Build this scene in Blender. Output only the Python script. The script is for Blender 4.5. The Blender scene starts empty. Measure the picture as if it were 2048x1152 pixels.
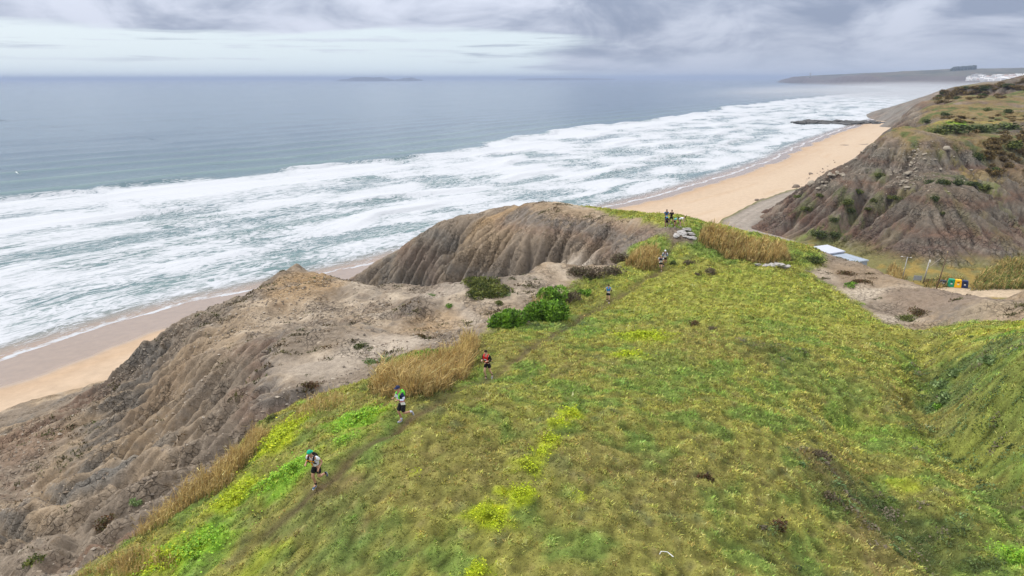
import bpy, bmesh, math, random
import numpy as np
from mathutils import Vector, Matrix, Euler

R = math.radians
S = bpy.context.scene
COL = S.collection
RNG = np.random.default_rng(7)
random.seed(7)

# ------------------------------------------------------------------ camera
H_CAM = 56.0
FPX = 1365.0                      # focal length in pixels of the 2048 wide photograph
PITCH = R(17.1)
cd = bpy.data.cameras.new('camera')
cam = bpy.data.objects.new('camera', cd)
COL.objects.link(cam)
cd.sensor_width = 36.0
cd.lens = 36.0 * FPX / 2048.0
cd.clip_start = 0.5
cd.clip_end = 90000.0
cam.location = (0, 0, H_CAM)
cam.rotation_euler = (Matrix.Rotation(R(90) - PITCH, 4, 'X') @ Matrix.Rotation(R(-0.12), 4, 'Z')).to_euler()
S.camera = cam

# ------------------------------------------------------------------ world: overcast sky over a Nishita sky
SKY_K = 0.10
SUN_EL, SUN_AZ = R(42), R(-62)
world = bpy.data.worlds.new('World')
S.world = world
world.use_nodes = True

class NT:
    """small helper for writing node trees"""
    def __init__(self, tree):
        self.t = tree
        self.n = tree.nodes
        self.l = tree.links
    def node(self, typ, **kw):
        n = self.n.new(typ)
        for k, v in kw.items():
            setattr(n, k, v)
        return n
    def put(self, sock, v):
        if v is None:
            return
        if isinstance(v, bpy.types.NodeSocket):
            self.l.new(v, sock)
        else:
            if isinstance(v, (tuple, list)) and sock.type == 'RGBA' and len(v) == 3:
                v = (*v, 1.0)
            sock.default_value = v
    def math(self, op, a, b=None, c=None, clamp=False):
        n = self.node('ShaderNodeMath', operation=op, use_clamp=clamp)
        for i, v in enumerate((a, b, c)):
            self.put(n.inputs[i], v)
        return n.outputs[0]
    def mix(self, f, a, b, blend='MIX'):
        n = self.node('ShaderNodeMix', data_type='RGBA', blend_type=blend)
        self.put(n.inputs[0], f)
        self.put(n.inputs[6], a)
        self.put(n.inputs[7], b)
        return n.outputs[2]
    def ramp(self, v, a, b, lo=0.0, hi=1.0, smooth=True):
        n = self.node('ShaderNodeMapRange', interpolation_type='SMOOTHSTEP' if smooth else 'LINEAR')
        for i, x in enumerate((v, a, b, lo, hi)):
            self.put(n.inputs[i], x)
        return n.outputs[0]
    def noise(self, vec, scale=1.0, detail=4.0, rough=0.55, dist=0.0, out=0, dim='3D'):
        n = self.node('ShaderNodeTexNoise', noise_dimensions=dim)
        self.put(n.inputs['Vector'], vec)
        self.put(n.inputs['Scale'], scale)
        self.put(n.inputs['Detail'], detail)
        self.put(n.inputs['Roughness'], rough)
        self.put(n.inputs['Distortion'], dist)
        return n.outputs[out]
    def comb(self, x, y, z=0.0):
        n = self.node('ShaderNodeCombineXYZ')
        for i, v in enumerate((x, y, z)):
            self.put(n.inputs[i], v)
        return n.outputs[0]
    def sep(self, v):
        n = self.node('ShaderNodeSeparateXYZ')
        self.put(n.inputs[0], v)
        return n.outputs
    def attr(self, name, out='Color'):
        n = self.node('ShaderNodeAttribute', attribute_name=name)
        return n.outputs[out]

w = NT(world.node_tree)
w.n.clear()
sky = w.node('ShaderNodeTexSky', sky_type='NISHITA')
sky.sun_disc = False
sky.sun_elevation = SUN_EL
sky.sun_rotation = SUN_AZ
sky.air_density = 1.0
sky.dust_density = 2.5
sky.altitude = 0.0
tc = w.node('ShaderNodeTexCoord')
dx, dy, dz = w.sep(tc.outputs['Generated'])
az = w.math('ARCTAN2', dx, dy)                       # radians, 0 = straight ahead
el = w.math('ARCSINE', w.math('MINIMUM', w.math('MAXIMUM', dz, -1.0), 1.0))
elp = w.math('MAXIMUM', el, 0.0)
# cloud deck: streets that flatten towards the horizon
vh = w.math('POWER', elp, 0.75)
vec = w.comb(w.math('MULTIPLY', az, 2.6), w.math('MULTIPLY', vh, 16.0), 0.3)
n1 = w.noise(vec, 1.15, 7.0, 0.56, 0.25)
vec2 = w.comb(w.math('MULTIPLY', az, 7.0), w.math('MULTIPLY', elp, 150.0), 3.1)
n2 = w.noise(vec2, 1.0, 6.0, 0.6, 0.3)
vec3 = w.comb(w.math('MULTIPLY', az, 6.5), w.math('MULTIPLY', vh, 9.5), 7.7)
n3 = w.noise(vec3, 1.0, 6.0, 0.55, 0.6)
# coverage grows with height above the horizon and towards the right of the view
right = w.ramp(az, -0.10, 0.30)
cover = w.math('ADD', w.ramp(elp, 0.035, 0.085), right)
cov = w.math('ADD', w.math('MULTIPLY', cover, 0.75), w.math('MULTIPLY', w.math('SUBTRACT', n1, 0.5), 1.5))
mask_deck = w.ramp(cov, 0.22, 0.52)
streak = w.math('MULTIPLY', w.ramp(n2, 0.50, 0.66), w.ramp(elp, 0.012, 0.03))
mask = w.math('MAXIMUM', mask_deck, w.math('MULTIPLY', streak, 0.6))
n4 = w.noise(w.comb(w.math('MULTIPLY', az, 11.0), w.math('MULTIPLY', vh, 42.0), 1.7), 1.0, 6.0, 0.6, 0.4)
shade = w.ramp(w.math('ADD', n3, w.math('MULTIPLY', w.math('SUBTRACT', n4, 0.5), 0.16)), 0.32, 0.68)
cl = w.mix(w.math('ADD', w.math('MULTIPLY', shade, 0.85), w.math('MULTIPLY', right, 0.22), clamp=True), (0.375, 0.40, 0.465), (0.165, 0.195, 0.26))
# a standard overcast sky is three times as bright overhead as at the horizon
cl = w.mix(w.ramp(dz, .12, .55), cl, (0.40, 0.40, 0.41))
cie = w.math('ADD', 1.0, w.math('MULTIPLY', w.math('MAXIMUM', dz, 0.0), 1.8))
lp = w.mix(1.0, cl, w.comb(cie, cie, cie), 'MULTIPLY')
inv = 1.0 / SKY_K
cl_s = w.mix(1.0, lp, (inv, inv, inv), 'MULTIPLY')
clear = w.mix(0.93, sky.outputs[0], (0.46 * inv, 0.525 * inv, 0.565 * inv))
# misty air low over the sea
fin = w.mix(mask, clear, cl_s)
mist = w.math('MULTIPLY', w.ramp(elp, 0.05, 0.0), w.math('MULTIPLY', right, 0.75))
fin = w.mix(mist, fin, (0.31 * inv, 0.345 * inv, 0.42 * inv))
bg = w.node('ShaderNodeBackground')
w.l.new(fin, bg.inputs[0])
bg.inputs[1].default_value = SKY_K
wo = w.node('ShaderNodeOutputWorld')
w.l.new(bg.outputs[0], wo.inputs[0])

sd = bpy.data.lights.new('sun', 'SUN')
sd.energy = 1.5
sd.angle = R(10)
sd.color = (1.0, 0.955, 0.89)
sun = bpy.data.objects.new('sun', sd)
COL.objects.link(sun)
sun.rotation_euler = (R(90) - SUN_EL, 0, math.pi - SUN_AZ)

vs = S.view_settings
S.display_settings.display_device = 'sRGB'
vs.view_transform = 'Standard'
vs.look = 'None'
vs.exposure = 0.80
vs.gamma = 1.0
vs.use_curve_mapping = False

# ------------------------------------------------------------------ pixel rays of the survey -> places in the world
CP, SP = math.cos(PITCH), math.sin(PITCH)
def P(px, py, d):
    """the place d metres along the view axis seen at pixel px, py of the photograph"""
    u, v = (px - 1024) / FPX, (py - 576) / FPX
    return np.array((d * u, d * (CP - v * SP), H_CAM - d * (v * CP + SP)))
def Pz(px, py, z):
    u, v = (px - 1024) / FPX, (py - 576) / FPX
    return P(px, py, (H_CAM - z) / (v * CP + SP))

# ------------------------------------------------------------------ noise
def _h(ix, iy, seed):
    n = (ix.astype(np.int64) * 374761393 + iy.astype(np.int64) * 668265263 + seed * 1442695041) & 0xffffffff
    n = ((n ^ (n >> 13)) * 1274126177) & 0xffffffff
    n = ((n ^ (n >> 16)) * 2246822519) & 0xffffffff
    return (n ^ (n >> 15)) & 0xffff
def perlin(x, y, seed=0):
    x = np.asarray(x, float); y = np.asarray(y, float)
    xi, yi = np.floor(x), np.floor(y)
    xf, yf = x - xi, y - yi
    xi = xi.astype(np.int64); yi = yi.astype(np.int64)
    u = xf * xf * xf * (xf * (xf * 6 - 15) + 10)
    v = yf * yf * yf * (yf * (yf * 6 - 15) + 10)
    def g(ax, ay, fx, fy):
        a = _h(ax, ay, seed) * (2 * math.pi / 65536)
        return np.cos(a) * fx + np.sin(a) * fy
    a = g(xi, yi, xf, yf); b = g(xi + 1, yi, xf - 1, yf)
    c = g(xi, yi + 1, xf, yf - 1); d = g(xi + 1, yi + 1, xf - 1, yf - 1)
    return ((a + (b - a) * u) * (1 - v) + (c + (d - c) * u) * v) * 1.41
def fbm(x, y, oct=4, seed=0, rough=0.5):
    s = 0.0; a = 1.0; t = 0.0
    for i in range(oct):
        s = s + a * perlin(x * 2 ** i, y * 2 ** i, seed + i * 17)
        t += a; a *= rough
    return s / t
def ridged(x, y, oct=4, seed=0):
    s = 0.0; a = 1.0; t = 0.0
    for i in range(oct):
        s = s + a * (1 - 2 * np.abs(perlin(x * 2 ** i, y * 2 ** i, seed + i * 31)))
        t += a; a *= 0.5
    return s / t
def sstep(x, a, b):
    t = np.clip((x - a) / (b - a), 0, 1)
    return t * t * (3 - 2 * t)
def lerp(a, b, t):
    return a + (b - a) * t

def tps(pts, smooth=0.0, scale=1.0):
    """thin plate spline through x, y, z points"""
    pts = np.array(pts, float)
    X = pts[:, :2] / scale; z = pts[:, 2]
    n = len(X)
    def U(r2):
        return 0.5 * r2 * np.log(r2 + 1e-9)
    d2 = ((X[:, None, :] - X[None, :, :]) ** 2).sum(-1)
    K = U(d2) + smooth * np.eye(n)
    Pm = np.hstack([np.ones((n, 1)), X])
    A = np.zeros((n + 3, n + 3)); A[:n, :n] = K; A[:n, n:] = Pm; A[n:, :n] = Pm.T
    sol = np.linalg.lstsq(A, np.concatenate([z, np.zeros(3)]), rcond=None)[0]
    def f(x, y):
        x = np.asarray(x, float) / scale; y = np.asarray(y, float) / scale
        out = sol[n] + sol[n + 1] * x + sol[n + 2] * y
        for i in range(n):
            out = out + sol[i] * U((x - X[i, 0]) ** 2 + (y - X[i, 1]) ** 2)
        return out
    return f

def bilinear(gx, gy, Z):
    """sampler of a regular grid Z[iy, ix]"""
    x0, y0 = gx[0], gy[0]; sx, sy = gx[1] - gx[0], gy[1] - gy[0]
    ny, nx = Z.shape[:2]
    def f(x, y):
        fx = np.clip((np.asarray(x, float) - x0) / sx, 0, nx - 1.001)
        fy = np.clip((np.asarray(y, float) - y0) / sy, 0, ny - 1.001)
        ix = fx.astype(int); iy = fy.astype(int)
        tx = fx - ix; ty = fy - iy
        if Z.ndim == 3:
            tx = tx[..., None]; ty = ty[..., None]
        return (Z[iy, ix] * (1 - tx) + Z[iy, ix + 1] * tx) * (1 - ty) + (Z[iy + 1, ix] * (1 - tx) + Z[iy + 1, ix + 1] * tx) * ty
    return f

def inside(poly, x, y):
    """signed-ish distance to a polygon in plan: positive inside"""
    poly = np.array(poly, float)
    x = np.asarray(x, float); y = np.asarray(y, float)
    ins = np.zeros(x.shape, bool); dmin = np.full(x.shape, 1e18)
    n = len(poly)
    for i in range(n):
        x1, y1 = poly[i][:2]; x2, y2 = poly[(i + 1) % n][:2]
        c = ((y1 > y) != (y2 > y))
        with np.errstate(divide='ignore', invalid='ignore'):
            xc = (x2 - x1) * (y - y1) / ((y2 - y1) if y2 != y1 else 1e-9) + x1
        ins ^= c & (x < xc)
        L2 = (x2 - x1) ** 2 + (y2 - y1) ** 2 + 1e-12
        t = np.clip(((x - x1) * (x2 - x1) + (y - y1) * (y2 - y1)) / L2, 0, 1)
        dmin = np.minimum(dmin, (x - x1 - t * (x2 - x1)) ** 2 + (y - y1 - t * (y2 - y1)) ** 2)
    d = np.sqrt(dmin)
    return np.where(ins, d, -d)

def line_dist(poly, x, y):
    """distance to an open polyline in plan, and the running length at the nearest place"""
    poly = np.array(poly, float)
    x = np.asarray(x, float); y = np.asarray(y, float)
    best = np.full(x.shape, 1e18); bs = np.zeros(x.shape); sg = np.ones(x.shape); s0 = 0.0
    for i in range(len(poly) - 1):
        x1, y1 = poly[i][:2]; x2, y2 = poly[i + 1][:2]
        L = math.hypot(x2 - x1, y2 - y1)
        t = ((x - x1) * (x2 - x1) + (y - y1) * (y2 - y1)) / (L * L)
        tc_ = np.clip(t, 0, 1)
        d = (x - x1 - tc_ * (x2 - x1)) ** 2 + (y - y1 - tc_ * (y2 - y1)) ** 2
        m = d < best
        best = np.where(m, d, best); bs = np.where(m, s0 + tc_ * L, bs)
        sg = np.where(m, np.sign((x2 - x1) * (y - y1) - (y2 - y1) * (x - x1)), sg)
        s0 += L
    return np.sqrt(best), bs, sg

# ------------------------------------------------------------------ mesh and object helpers
def mesh_from(name, V, F, mats=(), smooth=True, attrs=None, uv=None, mat_idx=None):
    """V: n x 3, F: m x 3 or m x 4 (numpy). attrs: {name: n x 3 or n} on the vertices"""
    V = np.asarray(V, np.float32); F = np.asarray(F, np.int32)
    me = bpy.data.meshes.new(name)
    k = F.shape[1]
    me.vertices.add(len(V)); me.loops.add(F.size); me.polygons.add(len(F))
    me.vertices.foreach_set('co', V.ravel())
    me.loops.foreach_set('vertex_index', F.ravel())
    me.polygons.foreach_set('loop_start', np.arange(len(F), dtype=np.int32) * k)
    me.polygons.foreach_set('loop_total', np.full(len(F), k, np.int32))
    if mat_idx is not None:
        me.polygons.foreach_set('material_index', np.asarray(mat_idx, np.int32))
    for m in mats:
        me.materials.append(m)
    me.update(calc_edges=True)
    me.polygons.foreach_set('use_smooth', np.full(len(F), bool(smooth)))
    for nm, a in (attrs or {}).items():
        a = np.asarray(a, np.float32)
        if a.ndim == 1:
            me.attributes.new(nm, 'FLOAT', 'POINT').data.foreach_set('value', a)
        else:
            c = np.ones((len(a), 4), np.float32); c[:, :3] = a
            me.attributes.new(nm, 'FLOAT_COLOR', 'POINT').data.foreach_set('color', c.ravel())
    if uv is not None:
        l = me.uv_layers.new(name='uv')
        l.data.foreach_set('uv', np.asarray(uv, np.float32)[F.ravel()].ravel())
    me.validate()
    return me

def grid_faces(nx, ny, keep=None):
    i = np.arange(nx * ny).reshape(ny, nx)
    q = np.stack([i[:-1, :-1], i[:-1, 1:], i[1:, 1:], i[1:, :-1]], -1).reshape(-1, 4)
    if keep is not None:
        q = q[keep.reshape(-1)[q].any(1)]
    return q

def compact(V, F, *arrs):
    used = np.unique(F)
    m = np.full(len(V), -1); m[used] = np.arange(len(used))
    return (V[used], m[F]) + tuple(a[used] for a in arrs)

def add(name, me, parent=None, label=None, cat=None, group=None, kind=None, loc=None, rot=None, scale=None):
    o = bpy.data.objects.new(name, me)
    COL.objects.link(o)
    if parent is not None:
        o.parent = parent
    if loc is not None:
        o.location = loc
    if rot is not None:
        o.rotation_euler = rot
    if scale is not None:
        o.scale = (scale,) * 3 if np.isscalar(scale) else scale
    if label: o['label'] = label
    if cat: o['category'] = cat
    if group: o['group'] = group
    if kind: o['kind'] = kind
    return o

def thing(name, label, cat, loc=(0, 0, 0), rotz=0.0, group=None):
    return add(name, None, None, label, cat, group, None, loc, (0, 0, rotz))

def copy_thing(o, loc, rotz=0.0, scale=None, label=None):
    r = o.copy(); COL.objects.link(r)
    r.location = loc; r.rotation_euler = (r.rotation_euler[0], r.rotation_euler[1], rotz)
    if scale is not None:
        r.scale = (scale,) * 3 if np.isscalar(scale) else scale
    if label: r['label'] = label
    for ch in list(o.children):
        c = ch.copy(); COL.objects.link(c); c.parent = r
        for g in list(ch.children):
            d = g.copy(); COL.objects.link(d); d.parent = c
    return r

def new_mat(name):
    m = bpy.data.materials.new(name)
    m.use_nodes = True
    t = NT(m.node_tree)
    t.n.clear()
    b = t.node('ShaderNodeBsdfPrincipled')
    o = t.node('ShaderNodeOutputMaterial')
    t.l.new(b.outputs[0], o.inputs[0])
    return m, t, b

def paint(name, col, rough=0.6, var=0.12, scale=6.0, metal=0.0, bump=0.0, spec=0.3):
    """plain coloured material with a little procedural mottling"""
    m, t, b = new_mat(name)
    tcn = t.node('ShaderNodeTexCoord').outputs['Object']
    n = t.noise(tcn, scale, 5, 0.6)
    k = t.ramp(n, 0.3, 0.7, 1 - var, 1 + var, False)
    t.put(b.inputs['Base Color'], t.mix(1.0, col, t.comb(k, k, k), 'MULTIPLY'))
    b.inputs['Roughness'].default_value = rough
    b.inputs['Metallic'].default_value = metal
    b.inputs['Specular IOR Level'].default_value = spec
    if bump:
        bn = t.node('ShaderNodeBump'); bn.inputs['Strength'].default_value = bump; bn.inputs['Distance'].default_value = 0.02
        t.l.new(n, bn.inputs['Height']); t.l.new(bn.outputs[0], b.inputs['Normal'])
    return m
# ------------------------------------------------------------------ the coast line (water's edge) in plan
WL_PX = [(0, 715), (200, 655), (400, 600), (700, 536), (960, 468), (1230, 412), (1400, 366), (1530, 325), (1610, 288), (1680, 262)]
WL = [Pz(a, b, 0)[:2] for a, b in WL_PX]
d0 = WL[0] - WL[1]; d0 /= np.hypot(*d0)
WL = [WL[0] + d0 * 500, WL[0] + d0 * 120] + WL
WL += [np.array(p, float) for p in ((520, 1000), (800, 1400), (1350, 2200), (1950, 3000), (2280, 3900), (2420, 4600))]
WL = np.array(WL)
# smooth and resample the coast
def catmull(p, step):
    out = []
    q = np.vstack([2 * p[0] - p[1], p, 2 * p[-1] - p[-2]])
    for i in range(1, len(q) - 2):
        n = max(2, int(np.hypot(*(q[i + 1] - q[i])) / step))
        t = np.arange(n)[:, None] / n
        out.append(0.5 * (2 * q[i] + (q[i + 1] - q[i - 1]) * t + (2 * q[i - 1] - 5 * q[i] + 4 * q[i + 1] - q[i + 2]) * t ** 2 + (3 * q[i] - q[i - 1] - 3 * q[i + 1] + q[i + 2]) * t ** 3))
    out.append(p[-1][None])
    return np.vstack(out)
WLF = catmull(WL, 40.0)
def inland(x, y):
    """metres inland of the water's edge (negative at sea) and the distance along the coast"""
    d, s, g = line_dist(WLF, x, y)
    return -d * g, s

def ground(x, y):
    t, s = inland(x, y)
    return np.interp(t, [-60, 0, 25, 70, 100, 135, 170, 260, 500], [-4, 0, 1.3, 4.0, 7.2, 10.8, 12, 14, 18])

# ------------------------------------------------------------------ headland: surveyed places
A_PTS = [P(*p) for p in [
    # meadow and trail
    (637, 972, 26), (805, 845, 29), (975, 758, 37), (1110, 665, 50), (1216, 605, 62), (1322, 542, 71), (1345, 500, 75.5), (1335, 455, 78),
    (1024, 1152, 21.5), (500, 1152, 24.3), (1500, 1152, 22.6), (2048, 1152, 25.6), (1300, 900, 28.5), (1300, 750, 38.5), (1500, 850, 32),
    (1500, 700, 45), (1400, 600, 60.5), (1550, 600, 61), (1600, 545, 71), (1700, 720, 45), (1700, 900, 32), (1760, 1040, 28.2),
    (1450, 540, 71), (1700, 620, 60),
    # right gully and mound
    (1835, 668, 57), (1860, 760, 46), (1880, 840, 40.5), (1940, 930, 35.5), (2020, 1020, 31.6),
    (1960, 700, 43), (2048, 700, 40), (1930, 662, 49.3), (2040, 655, 46.5), (2048, 800, 34), (2048, 900, 30.6), (1960, 800, 36.2),
    # bare ridge on the right, crest and foot
    (1628, 500, 86), (1690, 520, 82), (1740, 535, 78), (1800, 562, 72), (1870, 589, 65), (1960, 603, 58), (2048, 640, 52),
    (1640, 565, 70), (1750, 625, 63.5), (1700, 560, 74), (1800, 620, 63), (1880, 630, 59),
    # hump behind the trail
    (1280, 437, 86), (1400, 452, 83), (1500, 468, 84), (1560, 480, 85.5), (1380, 500, 76), (1480, 500, 77), (1560, 520, 75),
    # promontory crest running out to the beach
    (1200, 416, 98), (1110, 409, 108), (1000, 420, 112), (900, 436, 116), (850, 462, 123), (800, 490, 131), (740, 530, 143), (690, 562, 156), (640, 600, 172),
    # promontory, face towards the camera
    (1290, 470, 81), (1240, 490, 83), (1150, 470, 92), (1100, 500, 91), (1000, 460, 101), (1000, 520, 92), (900, 500, 106), (850, 560, 101),
    (1180, 512, 82), (750, 580, 118),
    # knob and shrub terrace
    (1080, 532, 71), (1130, 545, 69), (1020, 560, 69.5), (950, 580, 66.5), (1060, 615, 59), (1000, 600, 62), (850, 600, 67), (780, 572, 74),
    (1160, 560, 66.5), (1250, 535, 71.5), (900, 640, 58),
    # near badlands: hill, flats, spurs
    (600, 540, 82), (650, 556, 81), (560, 552, 81), (480, 592, 78), (400, 618, 75), (300, 660, 71.5), (250, 686, 68), (228, 742, 66), (130, 800, 70), (0, 852, 73),
    (620, 620, 66), (700, 600, 68), (520, 660, 60), (640, 680, 53), (480, 740, 50), (330, 740, 55), (560, 760, 46), (720, 690, 50), (820, 660, 55),
    (860, 690, 50), (700, 740, 45.5), (620, 800, 40.5), (480, 830, 41.5), (300, 850, 49), (150, 900, 52), (0, 1000, 47), (120, 960, 45.5), (250, 960, 41),
    (380, 920, 38.5), (200, 1060, 34), (0, 1152, 32), (90, 1120, 30.8), (330, 1000, 34.5),
    # edge of the meadow on the left
    (170, 1140, 28.0), (300, 1050, 30.2), (450, 925, 33.0), (520, 845, 36.2), (640, 792, 38.8), (740, 765, 40.5), (800, 720, 43.2), (940, 690, 45.2),
    (980, 655, 51), (1110, 630, 55.5),
]]
A_PTS += [np.array(p, float) for p in [
    # places hidden from view: the hollow before the promontory, seaward feet, the far side, behind the camera
    (-4, 86, 27), (6, 78, 31.5), (-14, 96, 21), (-26, 108, 14), (-42, 122, 7), (-60, 138, 2), (-20, 84, 28), (-34, 92, 22), (-38, 78, 27), (-48, 94, 15), (-60, 110, 7),
    (-75, 122, 2), (-48, 72, 22), (-62, 80, 13), (-75, 88, 7), (-90, 95, 3), (-62, 60, 20), (-80, 64, 9), (-96, 70, 3), (-55, 42, 24), (-75, 42, 14), (-100, 45, 4),
    (-50, 20, 30), (-75, 15, 20), (-105, 20, 5), (-30, 0, 37), (0, 0, 40), (0, -20, 39), (-40, -20, 32), (-110, -20, 4),
    (30, 0, 38.5), (30, -20, 38), (60, 0, 38), (60, 25, 37), (60, -20, 37), (45, 12, 38.8), (48, 32, 39.5), (60, 40, 37),
    (12, 118, 28), (-6, 130, 25), (-22, 140, 19), (-38, 155, 10), (-58, 175, 0), (-30, 175, 0), (-5, 155, 9), (15, 140, 14), (30, 120, 18), (40, 135, 7),
    (30, 100, 30), (40, 112, 20), (50, 100, 26), (60, 120, 10), (75, 110, 10), (58, 88, 24), (50, 78, 29), (48, 66, 32.5), (62, 92, 22), (70, 95, 14),
    (57, 77, 31.0), (60, 77, 32.2), (70, 74, 31.5), (72, 90, 18), (85, 85, 12), (85, 70, 22), (90, 50, 28), (95, 20, 30), (95, -20, 30), (110, 60, 14), (110, 90, 6),
    (0, 180, -3), (40, 165, 0), (90, 130, 4), (-90, 160, -4), (-120, 120, -3), (-125, 70, -2), (-130, 20, -2),
]]
_fa = tps(A_PTS, smooth=0.002, scale=50.0)

AX = np.arange(-118, 100.1, 0.4); AY = np.arange(-20, 185.1, 0.4)
_gx, _gy = np.meshgrid(AX, AY)
_step = 4                                   # the spline is smooth: evaluate coarsely, then refine
_cx, _cy = np.arange(-118, 103, 1.6), np.arange(-20, 188, 1.6)
_cgx, _cgy = np.meshgrid(_cx, _cy)
ZA = bilinear(_cx, _cy, _fa(_cgx, _cgy))(_gx, _gy)
HB = bilinear(AX, AY, ZA)

def hit(px, py, H=None, dmin=14.0, dmax=200.0):
    """the first place of the headland along the sight line of a pixel of the photograph"""
    H = H or HB
    d = np.arange(dmin, dmax, 0.1)
    u, v = (px - 1024) / FPX, (py - 576) / FPX
    x, y, z = d * u, d * (CP - v * SP), H_CAM - d * (v * CP + SP)
    below = z <= H(x, y)
    if not below.any():
        return None
    i = int(np.argmax(below))
    return np.array((x[i], y[i], H(x[i], y[i])))

def poly_hit(pts):
    out = []
    for p in pts:
        if len(p) == 3 and p[2] is not None:
            out.append(P(*p)[:2])
        else:
            q = hit(p[0], p[1])
            out.append(q[:2])
    return np.array(out)

MEADOW = np.vstack([poly_hit([(170, 1140), (300, 1050), (450, 925), (520, 845), (640, 790), (740, 762), (800, 712), (940, 692), (975, 655, 51), (1040, 632, 54.5), (1110, 612), (1150, 572),
                     (1240, 545), (1262, 505, 79), (1320, 498, 78), (1350, 492), (1392, 488), (1372, 470, 80), (1340, 456, 80), (1290, 446, 86), (1240, 430, 92), (1190, 417, 99), (1110, 410, 110),
                     (1110, 406, 114), (1200, 412, 106), (1290, 436, 92), (1400, 448, 90), (1500, 464, 90), (1570, 478, 92),
                     (1625, 496, 87), (1640, 522), (1600, 538), (1640, 562), (1700, 602), (1760, 642), (1838, 667), (1880, 652), (1950, 645), (2030, 648)]),
                    np.array([(46, 46), (75, 40), (85, -20), (-22, -20), (-22, 8), (-18.5, 20)])])
bare_e = -inside(MEADOW, _gx + 0.9 * perlin(_gx * .35, _gy * .35, 5) + 0.5 * perlin(_gx, _gy, 6), _gy + 0.9 * perlin(_gx * .35, _gy * .35, 9))
BARE = sstep(bare_e, -0.3, 1.2)

# ------------------------------------------------------------------ erosion of the bare clay into rills and gullies
def erode(Z, dx, mask, iters, K, D, seed=1, m=0.5, jitter=0.35):
    Z = Z.copy(); ny, nx = Z.shape; N = nx * ny; D0 = D
    rng = np.random.default_rng(seed)
    offs = [(-1, -1), (-1, 0), (-1, 1), (0, -1), (0, 1), (1, -1), (1, 0), (1, 1)]
    dist = [1.4142, 1, 1.4142, 1, 1, 1.4142, 1, 1.4142]
    idx = np.arange(N).reshape(ny, nx)
    for it in range(iters):
        D = D0 * (1.0 if it < iters - 4 else .25)
        best = np.zeros((ny, nx)); rec = idx.copy(); rd = np.ones((ny, nx))
        Zp = np.pad(Z, 1, mode='edge'); Ip = np.pad(idx, 1, mode='edge')
        for (a, b), dd in zip(offs, dist):
            s = (Z - Zp[1 + a:ny + 1 + a, 1 + b:nx + 1 + b]) / dd
            s = s * (1 + jitter * (rng.random((ny, nx)) - 0.5))
            mm = s > best
            best = np.where(mm, s, best); rec = np.where(mm, Ip[1 + a:ny + 1 + a, 1 + b:nx + 1 + b], rec); rd = np.where(mm, dd, rd)
        order = np.argsort(Z.ravel(), kind='stable')
        r = rec.ravel()
        acc = [1.0] * N
        rl = r.tolist()
        for i in order[::-1].tolist():
            j = rl[i]
            if j != i:
                acc[j] += acc[i]
        A = np.array(acc) * dx * dx
        f = (K * mask.ravel() * A ** m / (dx * rd.ravel()))
        fl = f.tolist(); zl = Z.ravel().tolist()
        for i in order.tolist():
            j = rl[i]
            if j != i:
                k = fl[i]
                z = (zl[i] + k * zl[j]) / (1 + k)
                if z < zl[i]:
                    zl[i] = z
        Z = np.array(zl).reshape(ny, nx)
        Zp = np.pad(Z, 1, mode='edge')
        Z = Z + D * mask * (Zp[:-2, 1:-1] + Zp[2:, 1:-1] + Zp[1:-1, :-2] + Zp[1:-1, 2:] - 4 * Z)
    return Z, A.reshape(ny, nx)

_steep = sstep(np.hypot(*np.gradient(ZA, 0.4)), .18, .5)
_rough = (1.5 - .3 * _steep) * fbm(_gx * .085, _gy * .085, 3, 3) + 0.9 * ridged(_gx * .06 + 3, _gy * .06, 2, 15) * (1 - _steep) + 0.55 * fbm(_gx * .3, _gy * .3, 3, 8)
_rough = _rough * sstep(bare_e, 0, 7) * lerp(1.0, .25, sstep(_gx, 12, 24) * sstep(_gy, 108, 96))
ZR = ZA + BARE * (_rough + 0.12 * RNG.random(ZA.shape))
ZE, ACC = erode(ZR, 0.4, BARE * (.22 + .75 * sstep(np.hypot(*np.gradient(ZA, 0.4)), .38, .75)) + 0.002, 20, 0.10, 0.030, 3)
RILL = np.clip((ZR - ZE) * BARE, 0, 3)          # how deep each place was cut
# ledges: harder beds that stand a little proud on the bare slopes
_bed = ZE + 0.8 * fbm(_gx * .05, _gy * .05, 3, 77)
ZE = ZE + BARE * 0.10 * np.sin(_bed * 3.1) * sstep(fbm(_gx * .06, _gy * .06, 3, 21), -0.1, 0.3)
_crag = sstep(fbm(_gx * .07, _gy * .07, 3, 44), -.25, .3)
ZE = ZE + BARE * (0.14 * fbm(_gx * .9, _gy * .9, 3, 40) + (.10 + .22 * _crag) * ridged(_gx * .42 + .5 * perlin(_gx * .3, _gy * .3, 52), _gy * .42, 3, 50) * sstep(bare_e, .5, 4))

# ------------------------------------------------------------------ meadow relief: hummocks and the worn trail
TRAIL_PX = [(470, 1110), (560, 1040), (637, 972), (705, 912), (780, 866), (808, 846), (868, 812), (930, 778), (975, 758), (1040, 712), (1110, 667), (1170, 632), (1216, 605), (1262, 580), (1322, 543)]
TRAIL = poly_hit(TRAIL_PX)
TRAIL2 = poly_hit([(1322, 543), (1333, 520), (1342, 498), (1352, 478, 77.5), (1340, 458, 79)])
TRAIL = np.vstack([TRAIL, TRAIL2[1:]])
td, ts, _ = line_dist(TRAIL, _gx + 0.25 * perlin(_gx * .5, _gy * .5, 61), _gy + 0.25 * perlin(_gx * .5, _gy * .5, 62))
GREEN = 1 - BARE
hum = 0.30 * fbm(_gx * .75, _gy * .75, 3, 11) + 0.30 * fbm(_gx * .16, _gy * .16, 3, 12)
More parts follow.
